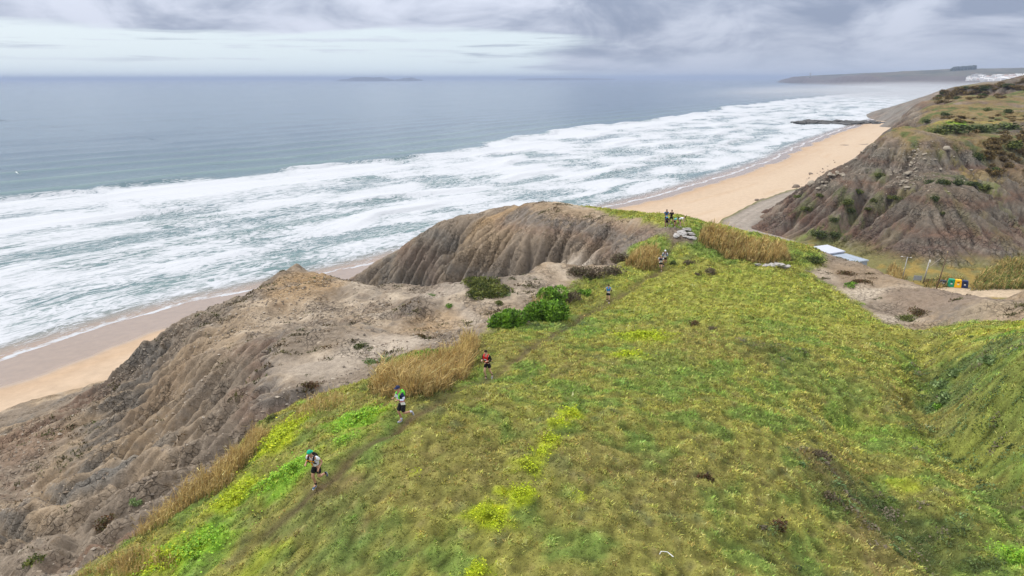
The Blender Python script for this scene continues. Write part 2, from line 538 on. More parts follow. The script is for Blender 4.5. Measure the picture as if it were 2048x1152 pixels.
# long ripples that run across the right-hand part of the meadow
rip = np.sin(((_gx * 0.55 + _gy * 0.84) + 2.0 * fbm(_gx * .08, _gy * .08, 3, 14)) * 0.75)
hum = hum + 0.14 * rip * sstep(_gx, 6, 16)
ZE = ZE + GREEN * hum - 0.17 * np.exp(-(td / 0.30) ** 2) * GREEN
# gullies on the right: one along the foot of the mound, one across the lower meadow
GUL1 = poly_hit([(1842, 678), (1846, 730), (1856, 800), (1890, 868), (1945, 930), (2005, 990), (2045, 1040)])
GUL2 = poly_hit([(1690, 850), (1735, 930), (1800, 1010), (1860, 1080), (1900, 1140)])
g1, g1s, _ = line_dist(GUL1, _gx + .8 * perlin(_gx * .3, _gy * .3, 63), _gy)
g2, g2s, _ = line_dist(GUL2, _gx + .8 * perlin(_gx * .3, _gy * .3, 64), _gy)
ZE = ZE - 0.8 * np.exp(-(g1 / 1.2) ** 2) - .7 * np.exp(-(g2 / 1.5) ** 2)
_m0 = hit(1990, 790)
ZE = ZE + 1.6 * np.exp(-((_gx - _m0[0]) / 5.5) ** 2 - ((_gy - _m0[1]) / 7.0) ** 2) * sstep(g1, .3, 3.5)
ZE = np.maximum(ZE, ZA - 6)
ZE = ZE - 3.0 * sstep(ground(_gx, _gy) + 2.5 - ZA, 0, 2.0)          # the foot dives under the beach

_HA0 = bilinear(AX, AY, ZE); _HBARE0 = bilinear(AX, AY, BARE)
# the near clay on a finer grid: broken ledges, clods and sharp rills
NX = np.arange(-62, 3.9, 0.2); NY = np.arange(14, 80.1, 0.2)
_nx, _ny = np.meshgrid(NX, NY)
fade = sstep(np.minimum(np.minimum(_nx - NX[0], NX[-1] - _nx), np.minimum(_ny - NY[0], NY[-1] - _ny)), .4, 3.0)
NB = sstep(_HBARE0(_nx, _ny), .6, 1.0) * fade
zn = _HA0(_nx, _ny)
slp = np.hypot(*np.gradient(bilinear(AX, AY, ZA)(_nx, _ny), .2))
bedn = zn + .35 * fbm(_nx * .18, _ny * .18, 3, 701) + .10 * fbm(_nx * .8, _ny * .8, 2, 702)
tq = bedn / .55; fq = tq - np.floor(tq)
led = (np.floor(tq) + sstep(fq, .60, .92)) * .55 - bedn
lm = sstep(fbm(_nx * .10 + 4, _ny * .10, 3, 703), -.12, .25)
crag = sstep(fbm(_nx * .13, _ny * .13, 3, 704), -.2, .35)
zn = zn + NB * (led * lm * .95 + (.06 + .24 * crag) * ridged(_nx * .9 + .4 * perlin(_nx * .7, _ny * .7, 705), _ny * .9, 3, 706) + .09 * crag * fbm(_nx * 2.3, _ny * 2.3, 2, 707) + .10 * RNG.random(zn.shape))
zn2, acn = erode(zn, .2, NB * .9 + .001, 8, .14, .008, 11, .36)
NRILL = np.clip((zn - zn2) * NB, 0, 2)
ZN = np.maximum(zn2, zn - .9)
_HN = bilinear(NX, NY, ZN)
def clump(x, y):
    """knee-high hummocks of turf"""
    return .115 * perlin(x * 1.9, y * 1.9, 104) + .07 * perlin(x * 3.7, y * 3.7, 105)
_HG0 = bilinear(AX, AY, (1 - BARE) * sstep(td, .3, 1.0))
def HA(x, y):
    x = np.asarray(x, float); y = np.asarray(y, float)
    f = (x > NX[0]) & (x < NX[-1]) & (y > NY[0]) & (y < NY[-1])
    return np.where(f, _HN(x, y), _HA0(x, y)) + clump(x, y) * _HG0(x, y)
# ------------------------------------------------------------------ colours of the ground
def C(*a):
    return np.array(a, float)
SOIL_TAN, SOIL_GREY, SOIL_RED, SOIL_PALE, SOIL_ASH = C(.290, .216, .138), C(.195, .158, .120), C(.190, .122, .088), C(.430, .365, .285), C(.150, .140, .124)
G_OLIVE, G_YELLOW, G_GREEN, G_DARK, G_BROWN, G_LIME, G_BRIGHT, G_BLUE = C(.300, .282, .076), C(.345, .358, .070), C(.185, .275, .060), C(.075, .112, .036), C(.265, .198, .092), C(.46, .56, .022), C(.25, .48, .040), C(.12, .185, .072)

def mixc(c, d, w):
    return c + (d - c) * np.clip(w, 0, 1)[..., None]

PATCH = [  # px, py, rx, ry, colour, strength
    (385, 1098, 85, 36, G_BRIGHT, .95), (330, 1120, 60, 40, G_LIME, .5), (520, 1120, 50, 18, G_LIME, .4), (472, 985, 45, 30, G_LIME, .8),
    (718, 836, 55, 24, G_BRIGHT, .85), (690, 878, 40, 12, G_BRIGHT, .5), (585, 935, 40, 28, G_BRIGHT, .75), (560, 870, 45, 35, G_LIME, .85), (640, 830, 40, 20, G_GREEN, .5), (540, 965, 40, 22, G_BRIGHT, .7),
    (755, 825, 30, 12, G_LIME, .3),
    (1143, 832, 20, 10, G_LIME, .8), (1120, 856, 20, 10, G_LIME, .8), (1105, 885, 26, 12, G_LIME, .75), (1080, 910, 28, 14, G_LIME, .75), (1062, 940, 30, 12, G_LIME, .7),
    (1042, 990, 40, 13, G_LIME, .95), (975, 1030, 42, 16, G_LIME, 1.0), (1000, 1050, 30, 12, G_LIME, .6), (948, 1146, 34, 12, G_LIME, 1.0), (830, 950, 9, 5, G_LIME, .8), (1160, 998, 16, 8, G_LIME, .5),
    (1285, 672, 50, 18, G_LIME, .6), (1255, 712, 34, 13, G_LIME, .5), (1275, 770, 50, 18, G_GREEN, .6), (1330, 740, 90, 50, G_GREEN, .55),
    (1400, 600, 180, 50, G_YELLOW, .5), (1500, 560, 150, 20, G_YELLOW, .7), (1300, 560, 60, 20, G_YELLOW, .5), (1700, 650, 120, 30, G_YELLOW, .35),
    (1540, 700, 60, 24, G_DARK, .5), (1600, 750, 60, 26, G_GREEN, .5), (1560, 660, 60, 16, G_GREEN, .5),
    (1690, 800, 60, 26, G_GREEN, .6), (1720, 860, 50, 20, G_BRIGHT, .25), (1800, 900, 90, 40, G_GREEN, .55), (1830, 880, 60, 20, G_BRIGHT, .25),
    (1700, 950, 90, 40, G_DARK, .6), (1780, 1010, 100, 40, G_DARK, .75), (1860, 1090, 120, 45, G_DARK, .7), (1640, 920, 60, 22, G_BROWN, .5), (1650, 1000, 60, 26, G_DARK, .5), (1740, 1080, 70, 50, G_BROWN, .45),
    (1560, 1100, 90, 40, G_DARK, .35), (1950, 1060, 50, 50, G_DARK, .4), (2030, 1115, 40, 28, G_BRIGHT, .8), (1990, 1090, 40, 20, G_GREEN, .6), (1810, 955, 22, 14, G_LIME, .45),
    (1885, 740, 34, 34, G_DARK, .55), (1900, 790, 36, 28, G_BLUE, .7), (1985, 720, 45, 22, G_BLUE, .5), (1960, 670, 60, 12, G_YELLOW, .6), (2000, 760, 60, 30, G_GREEN, .5), (1990, 840, 90, 60, G_GREEN, .55), (1880, 840, 40, 30, G_BROWN, .25),
    (2020, 985, 40, 40, G_DARK, .55), (1930, 905, 50, 40, G_YELLOW, .4), (2000, 655, 60, 10, G_LIME, .25), (2030, 670, 40, 10, G_BRIGHT, .4),
    (900, 790, 60, 30, G_DARK, .25), (860, 800, 30, 16, G_DARK, .5), (640, 1010, 140, 50, G_BROWN, .35), (850, 960, 160, 50, G_BROWN, .2), (660, 970, 50, 20, G_BROWN, .4), (1250, 950, 160, 60, G_BROWN, .2),
    (700, 1110, 120, 40, G_BLUE, .25), (1130, 600, 60, 30, G_DARK, .25), (1190, 560, 40, 14, G_DARK, .3), (1100, 650, 60, 18, G_BLUE, .35),
    (1395, 480, 40, 16, G_GREEN, .7), (1470, 505, 70, 12, G_GREEN, .8), (1590, 510, 30, 16, G_GREEN, .5), (1320, 500, 26, 10, G_GREEN, .6),
]
_pp = []
for px, py, rx, ry, col, wgt in PATCH:
    q = hit(px, py)
    if q is None:
        continue
    v = (py - 576) / FPX
    d = (H_CAM - q[2]) / (v * CP + SP)
    gr = max(0.22, (H_CAM - q[2]) / d)
    _pp.append((q[0], q[1], rx * d / FPX, ry * d / FPX / gr, col, wgt))

def meadow_colour(x, y):
    n1 = fbm(x * .11, y * .11, 4, 101); n2 = fbm(x * .45, y * .45, 4, 102); n3 = fbm(x * 1.4, y * 1.4, 3, 103)
    c = np.broadcast_to(G_OLIVE, x.shape + (3,)).copy()
    far = sstep(y, 34, 62)
    c = mixc(c, G_YELLOW, .25 + .65 * far + 1.2 * n1)
    c = mixc(c, G_GREEN, sstep(n2 + .6 * n1, -.02, .34) * .85)
    c = mixc(c, G_BROWN, sstep(n3 - .4 * n2, .08, .6) * (.62 - .4 * far))
    c = mixc(c, G_BLUE, sstep(-n2 + n3 * .5, .18, .5) * .5)
    c = mixc(c, G_DARK, sstep(-n3 - .3 * n2, .22, .6) * .55)
    wx = .9 * perlin(x * .8, y * .8, 111) + .5 * perlin(x * 2.1, y * 2.1, 112); wy = .9 * perlin(x * .8, y * .8, 113) + .5 * perlin(x * 2.1, y * 2.1, 114)
    for cx, cy, rx, ry, col, wgt in _pp:
        near = (np.abs(x - cx) < rx * 2.6 + 2) & (np.abs(y - cy) < ry * 2.6 + 2)
        if not near.any():
            continue
        f = np.minimum(1.0, .35 + .3 * max(rx, ry))
        r = np.sqrt(((x[near] + f * wx[near] - cx) / rx) ** 2 + ((y[near] + f * wy[near] - cy) / ry) ** 2)
        k = wgt * sstep(r, 1.5, .55) * (1 + .5 * n3[near])
        c[near] = mixc(c[near], col, k)
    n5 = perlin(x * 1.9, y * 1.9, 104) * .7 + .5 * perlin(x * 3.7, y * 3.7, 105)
    c = c * (1 + .85 * n5 + .30 * n3)[..., None].clip(.32, 1.7)  # shade between tufts put into the colour: hummocks lighter, gaps darker
    d, s, _ = line_dist(TRAIL, x + .25 * perlin(x * .5, y * .5, 61), y + .25 * perlin(x * .5, y * .5, 62))
    worn = np.exp(-(d / (.28 + .10 * sstep(y, 34, 50))) ** 2) * (.70 + .5 * fbm(s * .2, x * .05, 2, 120)) * 1.0
    return mixc(c, C(.135, .095, .055), worn), worn

gzy, gzx = np.gradient(ZE, 0.4)
SLOPE = np.hypot(gzx, gzy)
szy, szx = np.gradient(ZA, 0.4)
SSL = np.hypot(szx, szy)
mc, WORN = meadow_colour(_gx, _gy)

def soil_colour(x, y, z, slope, sslope, rill, big=1.0):
    n1 = fbm(x * .045 / big, y * .045 / big, 4, 201); n2 = fbm(x * .3 / big, y * .3 / big, 4, 202); n3 = fbm(x * 1.3, y * 1.3, 3, 203)
    c = np.broadcast_to(SOIL_GREY, x.shape + (3,)).copy()
    bed = z + 2.2 * n1 * big + .5 * n2
    c = mixc(c, SOIL_TAN, sstep(n1 + .35 * n2, -.12, .28) * .8)
    c = mixc(c, SOIL_RED, sstep(np.sin(bed * .55 / big), .35, .95) * sstep(slope, .3, .8) * .65)
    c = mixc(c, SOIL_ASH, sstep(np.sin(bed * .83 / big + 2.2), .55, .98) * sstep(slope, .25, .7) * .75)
    c = mixc(c, SOIL_PALE, sstep(.30 - sslope + .45 * n2 + .25 * n1, .1, .5) * .8)
    n4 = fbm(x * 3.1, y * 3.1, 2, 204)
    c = mixc(c, SOIL_PALE, sstep(n4 + .5 * n2, .22, .6) * .35)
    c = mixc(c, C(.12, .085, .05), sstep(n3 * .6 - n4 - .4 * n2, .28, .6) * .6)
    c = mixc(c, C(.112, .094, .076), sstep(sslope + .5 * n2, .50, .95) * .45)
    c = mixc(c, SOIL_ASH * .8, sstep(rill, .5, 2.0) * .25)
    return c
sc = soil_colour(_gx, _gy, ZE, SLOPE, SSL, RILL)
# ochre crest of the near hill and the promontory's tops, chalky knob, ridge on the right
def blob(px, py, rx, ry, col, wgt, c, d=None, X=None, Y=None):
    X = _gx if X is None else X; Y = _gy if Y is None else Y
    q = P(px, py, d) if d else hit(px, py)
    if q is None:
        return c
    dd = (H_CAM - q[2]) / ((py - 576) / FPX * CP + SP)
    gr = max(.22, (H_CAM - q[2]) / dd)
    a, b = rx * dd / FPX, ry * dd / FPX / gr
    f = .25 * max(a, b)
    r = np.sqrt(((X - q[0] + f * perlin(X * .25, Y * .25, 301)) / a) ** 2 + ((Y - q[1] + f * perlin(X * .25, Y * .25, 302)) / b) ** 2)
    return mixc(c, col, wgt * sstep(r, 1.4, .5))
OCHRE, CHALK, UMBER = C(.285, .185, .088), C(.43, .375, .31), C(.16, .098, .065)
BLOBS = [(610, 575, 75, 35, OCHRE, .75), (1130, 535, 60, 14, CHALK, .7), (1010, 425, 90, 8, OCHRE, .5), (880, 600, 70, 20, CHALK, .45), (930, 640, 40, 25, CHALK, .6), (870, 650, 60, 30, OCHRE, .5),
          (780, 690, 90, 30, CHALK, .55), (640, 740, 100, 30, CHALK, .4), (600, 850, 90, 45, SOIL_PALE, .6), (430, 960, 110, 50, C(.29, .21, .165), .6), (220, 1060, 110, 40, UMBER, .85), (120, 1130, 60, 25, SOIL_PALE, .5),
          (190, 940, 90, 30, SOIL_ASH, .9), (280, 890, 80, 25, SOIL_ASH, .6), (330, 740, 70, 50, C(.20, .145, .095), .6), (60, 900, 70, 40, UMBER, .5),
          (1730, 560, 90, 26, C(.25, .185, .12), .7), (1700, 590, 90, 10, SOIL_PALE, .7), (1780, 640, 60, 10, SOIL_PALE, .7), (1860, 600, 80, 25, C(.21, .16, .12), .7), (1980, 620, 70, 16, C(.28, .225, .155), .7), (1640, 545, 30, 16, SOIL_PALE, .5),
          (1340, 480, 34, 14, C(.20, .155, .115), .8)]
for a in BLOBS:
    sc = blob(*a[:5], a[5], sc)
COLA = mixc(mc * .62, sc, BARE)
nsl = np.hypot(*np.gradient(ZN, .2))
NBARE = _HBARE0(_nx, _ny)
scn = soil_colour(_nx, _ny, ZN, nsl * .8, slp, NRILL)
for a in BLOBS:
    scn = blob(*a[:5], a[5], scn, None, _nx, _ny)
scn = mixc(scn, SOIL_ASH * 1.1, sstep(np.abs(fq - .75), .2, .05) * lm * NB * .35)
scn = mixc(scn, SOIL_PALE, sstep(fbm(_nx * 4, _ny * 4, 2, 720), .25, .5) * sstep(.9 - nsl, 0, .5) * .4)
mcn, _w = meadow_colour(_nx, _ny)
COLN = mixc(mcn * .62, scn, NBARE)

# ------------------------------------------------------------------ material of the land
def land_material(name, fine=1.0, rill=0.0, crack=0.0):
    m, t, b = new_mat(name)
    col = t.attr('col')
    pos = t.node('ShaderNodeNewGeometry').outputs['Position']
    n1 = t.noise(pos, 2.2 * fine, 6, 0.65)
    n2 = t.noise(pos, 11.0 * fine, 5, 0.7)
    k = t.math('ADD', t.ramp(n1, .3, .7, .78, 1.22, False), t.ramp(n2, .3, .7, -.2, .2, False))
    if crack:
        rk = t.attr('rock', 'Fac')
        wv = t.node('ShaderNodeVectorMath', operation='ADD')
        sc_ = t.node('ShaderNodeVectorMath', operation='SCALE'); sc_.inputs['Scale'].default_value = .55 / crack
        t.l.new(t.noise(pos, 1.3 * crack, 3, .6, 0, 1), sc_.inputs[0])
        t.l.new(pos, wv.inputs[0]); t.l.new(sc_.outputs[0], wv.inputs[1])
        v1 = t.node('ShaderNodeTexVoronoi', feature='DISTANCE_TO_EDGE'); v1.inputs['Scale'].default_value = 1.9 * crack; t.l.new(wv.outputs[0], v1.inputs['Vector'])
        v2 = t.node('ShaderNodeTexVoronoi', feature='F1'); v2.inputs['Scale'].default_value = 5.5 * crack; t.l.new(wv.outputs[0], v2.inputs['Vector'])
        patchy = t.math('MULTIPLY', rk, t.ramp(t.noise(pos, .22 * crack, 4, .6), .42, .62))
        cr = t.math('MULTIPLY', t.ramp(v1.outputs[0], .0, .09, 1.0, 0.0), patchy)
        bl = t.math('MULTIPLY', v2.outputs[0], patchy)
        k = t.math('SUBTRACT', k, t.math('MULTIPLY', cr, .30))
        k = t.math('ADD', k, t.math('MULTIPLY', t.math('MULTIPLY', t.math('SUBTRACT', t.sep(v2.outputs['Color'])[0], .5), .45), patchy))
    t.put(b.inputs['Base Color'], t.mix(1.0, col, t.comb(k, k, k), 'MULTIPLY'))
    b.inputs['Roughness'].default_value = .95
    b.inputs['Specular IOR Level'].default_value = .12
    h = t.math('ADD', t.math('MULTIPLY', n1, min(.9, .16 / fine)), t.math('MULTIPLY', n2, min(.3, .06 / fine)))
    if crack:
        h = t.math('SUBTRACT', t.math('ADD', h, t.math('MULTIPLY', bl, -.10 / crack)), t.math('MULTIPLY', cr, .12 / crack))
    if rill:
        h = t.math('ADD', h, t.math('MULTIPLY', t.attr('rill', 'Fac'), rill))
    bn = t.node('ShaderNodeBump'); bn.inputs['Strength'].default_value = .9; bn.inputs['Distance'].default_value = 1.0
    t.l.new(h, bn.inputs['Height']); t.l.new(bn.outputs[0], b.inputs['Normal'])
    return m
M_LAND = land_material('clay_and_turf', crack=1.0)

# ------------------------------------------------------------------ headland mesh
gA = ground(_gx, _gy)
keepA = (ZE > gA - 2.0) & ~((_gx > NX[0] + .5) & (_gx < NX[-1] - .5) & (_gy > NY[0] + .5) & (_gy < NY[-1] - .5))
# near meadow on its own finer grid
MX = np.arange(-14.0, 29.9, 0.13); MY = np.arange(17.0, 47.9, 0.13)
_mx, _my = np.meshgrid(MX, MY)
inM = (_gx > MX[0] + .5) & (_gx < MX[-1] - .5) & (_gy > MY[0] + .5) & (_gy < MY[-1] - .5)
keepA = keepA & ~inM
inN = (_mx > NX[0] + .3) & (_mx < NX[-1] - .3) & (_my > NY[0] + .3) & (_my < NY[-1] - .3)
mcm, _w = meadow_colour(_mx, _my)
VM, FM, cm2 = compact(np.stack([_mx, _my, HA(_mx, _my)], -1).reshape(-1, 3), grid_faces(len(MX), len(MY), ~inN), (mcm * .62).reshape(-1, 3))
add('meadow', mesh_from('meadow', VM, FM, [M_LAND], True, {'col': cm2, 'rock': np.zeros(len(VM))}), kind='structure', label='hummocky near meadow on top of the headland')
VA = np.stack([_gx, _gy, HA(_gx, _gy)], -1).reshape(-1, 3)
FA = grid_faces(len(AX), len(AY), keepA)
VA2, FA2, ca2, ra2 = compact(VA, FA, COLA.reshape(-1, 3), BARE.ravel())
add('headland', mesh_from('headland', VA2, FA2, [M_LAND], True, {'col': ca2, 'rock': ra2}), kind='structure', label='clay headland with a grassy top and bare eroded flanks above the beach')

keepN = ZN > ground(_nx, _ny) - 2.0
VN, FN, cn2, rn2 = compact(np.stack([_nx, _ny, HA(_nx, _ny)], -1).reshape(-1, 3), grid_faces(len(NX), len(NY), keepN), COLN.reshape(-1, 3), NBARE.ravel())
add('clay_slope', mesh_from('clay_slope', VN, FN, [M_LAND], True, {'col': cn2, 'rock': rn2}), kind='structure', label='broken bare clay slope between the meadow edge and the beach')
# ------------------------------------------------------------------ cliff and valley to the right: surveyed places
B_PTS = [P(*p) for p in [
    (1490, 452, 231), (1560, 466, 217), (1640, 490, 197), (1700, 505, 187), (1800, 545, 164), (1850, 546, 161.5), (1900, 545, 161), (1950, 535, 163), (2048, 512, 166),
    (1540, 425, 237), (1600, 387, 224), (1640, 372, 219), (1700, 320, 223), (1740, 290, 227), (1770, 262, 238), (1600, 430, 214), (1680, 430, 201), (1700, 380, 206), (1780, 400, 196),
    (1850, 450, 174), (1850, 400, 181), (1850, 372, 187), (1950, 372, 189), (1990, 380, 186), (1920, 440, 175), (1980, 470, 170.5), (1760, 460, 182), (2010, 400, 192), (2040, 470, 180), (2048, 400, 195), (2048, 340, 207), (2048, 440, 185),
    (1850, 340, 199), (1800, 330, 207), (1850, 300, 214), (1900, 320, 206), (1950, 320, 208), (1800, 275, 232), (1850, 265, 239), (1950, 270, 243), (2048, 290, 232), (1850, 240, 275), (1950, 240, 285), (2048, 250, 270),
    (1800, 245, 290), (1830, 225, 325), (1900, 225, 318), (1960, 215, 330), (2048, 215, 335), (1880, 200, 370), (1960, 195, 375), (2048, 190, 385), (1840, 205, 395), (1890, 178, 470), (1950, 172, 470), (2048, 162, 470),
    # the farther head above the reef
    (1790, 235, 800), (1830, 207, 790), (1860, 193, 780), (1900, 179, 770), (1960, 174, 780), (2048, 168, 780), (1770, 249, 805),
]]
for q in [(1560, 418), (1600, 385), (1640, 372), (1680, 345), (1720, 305), (1750, 285), (1772, 262), (1783, 256)]:
    p = Pz(q[0], q[1], 3.0); n = np.array((-.80, .60)); B_PTS.append(np.array((p[0] - n[0] * 4, p[1] - n[1] * 4, 3.2)))
B_PTS += [np.array(p, float) for p in [(60, 240, 1), (40, 200, 4), (90, 120, 10), (140, 120, 12), (120, 145, 12), (60, 160, 9), (75, 185, 9), (70, 130, 9), (180, 130, 16), (200, 150, 20), (260, 180, 34), (330, 240, 46), (400, 330, 50), (500, 420, 52), (650, 600, 52), (700, 760, 50),
    (430, 620, 26), (400, 560, 36), (380, 520, 38), (470, 640, 44), (500, 720, 44), (450, 690, 12), (460, 840, 3), (520, 900, 22), (560, 940, 36), (700, 950, 50), (500, 960, 0), (430, 740, 2), (250, 440, 8), (290, 470, 18), (330, 520, 22), (380, 600, 10),
    (600, 1000, 34), (800, 1100, 50), (300, 560, 1)]]
_fb = tps(B_PTS, smooth=0.004, scale=150.0)
# the hard beds make a steep step under the green terrace and again near the top
def terrace(z, n):
    zz = z + 1.5 * n
    return np.interp(zz, [-50, 25, 28, 31.5, 33.0, 38, 43, 46, 47.2, 50, 90], [-50, 25, 26.5, 28.5, 34.0, 38.6, 42.5, 43.8, 47.0, 50, 90]) - 1.5 * n
_cx, _cy = np.arange(36, 868, 4.0), np.arange(91, 1108, 4.0)
_cgx, _cgy = np.meshgrid(_cx, _cy)
_fbg = bilinear(_cx, _cy, _fb(_cgx, _cgy)); _gg = bilinear(_cx, _cy, ground(_cgx, _cgy)); _tg = bilinear(_cx, _cy, inland(_cgx, _cgy)[0])
def cliff_base(x, y):
    zb_, g_, t_ = _fbg(x, y), _gg(x, y), _tg(x, y)
    fl = g_ - .5 * sstep(t_, 95, 70) + .25 * fbm(x * .06, y * .06, 3, 400)
    hl = sstep(zb_ - fl, .2, 2.0)
    return zb_, g_, t_, fl, hl
CX = np.arange(40, 560, 1.6); CY = np.arange(95, 560, 1.6)
_x, _y = np.meshgrid(CX, CY)
zb_, g_, t_, fl, hl = cliff_base(_x, _y)
ss_ = np.hypot(*np.gradient(zb_, 1.6))
zt = terrace(zb_, fbm(_x * .02, _y * .02, 3, 399))
zr_ = np.maximum(zt, fl) + hl * (2.6 * fbm(_x * .022, _y * .022, 3, 401) + 1.1 * ridged(_x * .03, _y * .03, 2, 403) + .8 * fbm(_x * .12, _y * .12, 3, 402) + .25 * RNG.random(zb_.shape)) * sstep(zb_ - fl, 0, 6)
ze_, _a = erode(zr_, 1.6, hl * sstep(ss_, .10, .35) + .002, 14, .034, .022, 5)
ze_ = np.where(hl > 0, np.maximum(ze_, fl - .1), zr_)
HCO = bilinear(CX, CY, ze_); HCR = bilinear(CX, CY, np.clip(zr_ - ze_, 0, 6))
BX = np.arange(40, 318, 0.6); BY = np.arange(95, 330, 0.6)
_bx, _by = np.meshgrid(BX, BY)
ZB, GB, tB, floorB, hillB = cliff_base(_bx, _by)
SSB = np.hypot(*np.gradient(ZB, .6))
zr2 = HCO(_bx, _by) + hillB * (.45 * fbm(_bx * .25, _by * .25, 3, 412) + .5 * ridged(_bx * .16, _by * .16, 2, 414) + .22 * RNG.random(ZB.shape))
ZBe, ACB = erode(zr2, .6, hillB * sstep(SSB, .10, .35) + .002, 12, .17, .010, 6, .30)
ZBe = np.where(hillB > 0, np.maximum(ZBe, floorB - .1), zr2)
RB = np.clip(zr2 - ZBe, 0, 3) + .5 * HCR(_bx, _by)
_b2 = ZBe + 1.2 * fbm(_bx * .03, _by * .03, 3, 405)
ZBe = ZBe + hillB * .20 * np.sin(_b2 * 2.3) * sstep(fbm(_bx * .03, _by * .03, 3, 406), -.2, .2) + hillB * (.16 * fbm(_bx * .5, _by * .5, 3, 407) + .18 * ridged(_bx * .3, _by * .3, 2, 408))
_b3 = ZBe + .9 * fbm(_bx * .05, _by * .05, 3, 415) + .3 * fbm(_bx * .3, _by * .3, 2, 416)
_t3 = _b3 / 1.9; _f3 = _t3 - np.floor(_t3)
LEDB = sstep(fbm(_bx * .035 + 7, _by * .035, 3, 417), -.15, .25) * hillB * sstep(SSB, .1, .3)
ZBe = ZBe + LEDB * .75 * ((np.floor(_t3) + sstep(_f3, .62, .92)) * 1.9 - _b3)
zc_ = ze_ + hl * (.2 * fbm(_x * .5, _y * .5, 2, 407) + .3 * ridged(_x * .2, _y * .2, 2, 408))
HCZ = bilinear(CX, CY, zc_)
ZBe = lerp(ZBe, HCZ(_bx, _by), np.maximum(sstep(_bx, BX[-1] - 16, BX[-1] - 3), sstep(_by, BY[-1] - 16, BY[-1] - 3)))
SLB = np.hypot(*np.gradient(ZBe, .6))
def cliff_colour(x, y, z, sl, ssl, rb, zbase, fl, hl, t_):
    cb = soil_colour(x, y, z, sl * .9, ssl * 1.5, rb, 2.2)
    n = fbm(x * .05, y * .05, 4, 410); n2 = fbm(x * .2, y * .2, 3, 411); n3 = fbm(x * .7, y * .7, 2, 413)
    cb = mixc(cb, C(.135, .112, .092), .5)
    cb = mixc(cb, C(.20, .185, .155), sstep(np.abs(z + 1.5 * n - 31.5), 2.4, .8) * .7)
    cb = mixc(cb, C(.160, .100, .078), sstep(z + 3 * n, 21, 14) * sstep(ssl, .15, .4) * .6)
    cb = mixc(cb, C(.25, .155, .095), sstep(np.abs(z + 2 * n - 44.0), 2.5, .5) * sstep(y, 280, 310) * .6)
    cb = mixc(cb, C(.085, .07, .055), sstep(n3 + .4 * n2, .25, .6) * .35)
    veg = sstep(.40 - ssl + .5 * n + .25 * n2, .02, .3) * sstep(z, 29, 35)
    n4 = fbm(x * .11, y * .11, 3, 418)
    tilt = z + .045 * x - .02 * y + 1.2 * n
    cb = mixc(cb, C(.175, .098, .066), sstep(np.sin(tilt * 1.05), .35, .9) * sstep(ssl, .12, .35) * .55)
    cb = mixc(cb, C(.235, .215, .175), sstep(np.sin(tilt * 1.05 + 2.4), .82, .98) * sstep(ssl, .12, .35) * .5)
    cb = cb * .78 * (1 + .22 * n3)[..., None]
    cb = mixc(cb, C(.095, .08, .065), sstep(n4 + .4 * n3, .05, .4) * .55)
    cb = mixc(cb, C(.26, .215, .165), sstep(-n4 + .4 * n3, .12, .45) * .45)
    cb = mixc(cb, C(.19, .14, .055), veg * .85)
    cb = mixc(cb, C(.080, .105, .035), veg * sstep(n2 + n, .10, .33) * .85)
    low = sstep(z - fl, 3.5, 1.0) * sstep(t_, 95, 110)
    cb = mixc(cb, C(.16, .15, .055), low * .9)
    cb = mixc(cb, C(.26, .18, .05), low * sstep(n + n2, .0, .3) * .8)
    return cb
cb = cliff_colour(_bx, _by, ZBe, SLB, SSB, RB, ZB, floorB, hillB, tB)
n2 = fbm(_bx * .2, _by * .2, 3, 411)
def plan_poly(pts, z):
    return np.array([Pz(a, b, z)[:2] for a, b in pts])
TRACK_POLY = plan_poly([(1190, 470), (1330, 452), (1420, 425), (1480, 405), (1560, 392), (1600, 380), (1612, 388), (1575, 405), (1525, 432), (1490, 447), (1500, 462), (1560, 474), (1600, 490), (1500, 520), (1300, 520)], 6.5)
LOT_POLY = plan_poly([(1790, 571), (1850, 568), (1890, 572), (1960, 575), (2048, 581), (2048, 600), (1985, 592), (1880, 640), (1780, 620), (1650, 560), (1640, 535), (1700, 530)], 12.0)
tp = inside(TRACK_POLY, _bx + 1.5 * perlin(_bx * .1, _by * .1, 420), _by + 1.5 * perlin(_bx * .1, _by * .1, 421))
lp_ = inside(LOT_POLY, _bx + .8 * perlin(_bx * .2, _by * .2, 422), _by + .8 * perlin(_bx * .2, _by * .2, 423))
cb = mixc(cb, C(.27, .235, .21) * (1 + .18 * n2[..., None]), sstep(tp, -1.2, 1.2) * (1 - hillB * .9))
cb = mixc(cb, C(.42, .33, .23) * (1 + .15 * n2[..., None]), sstep(lp_, -.8, .8) * (1 - hillB * .8))
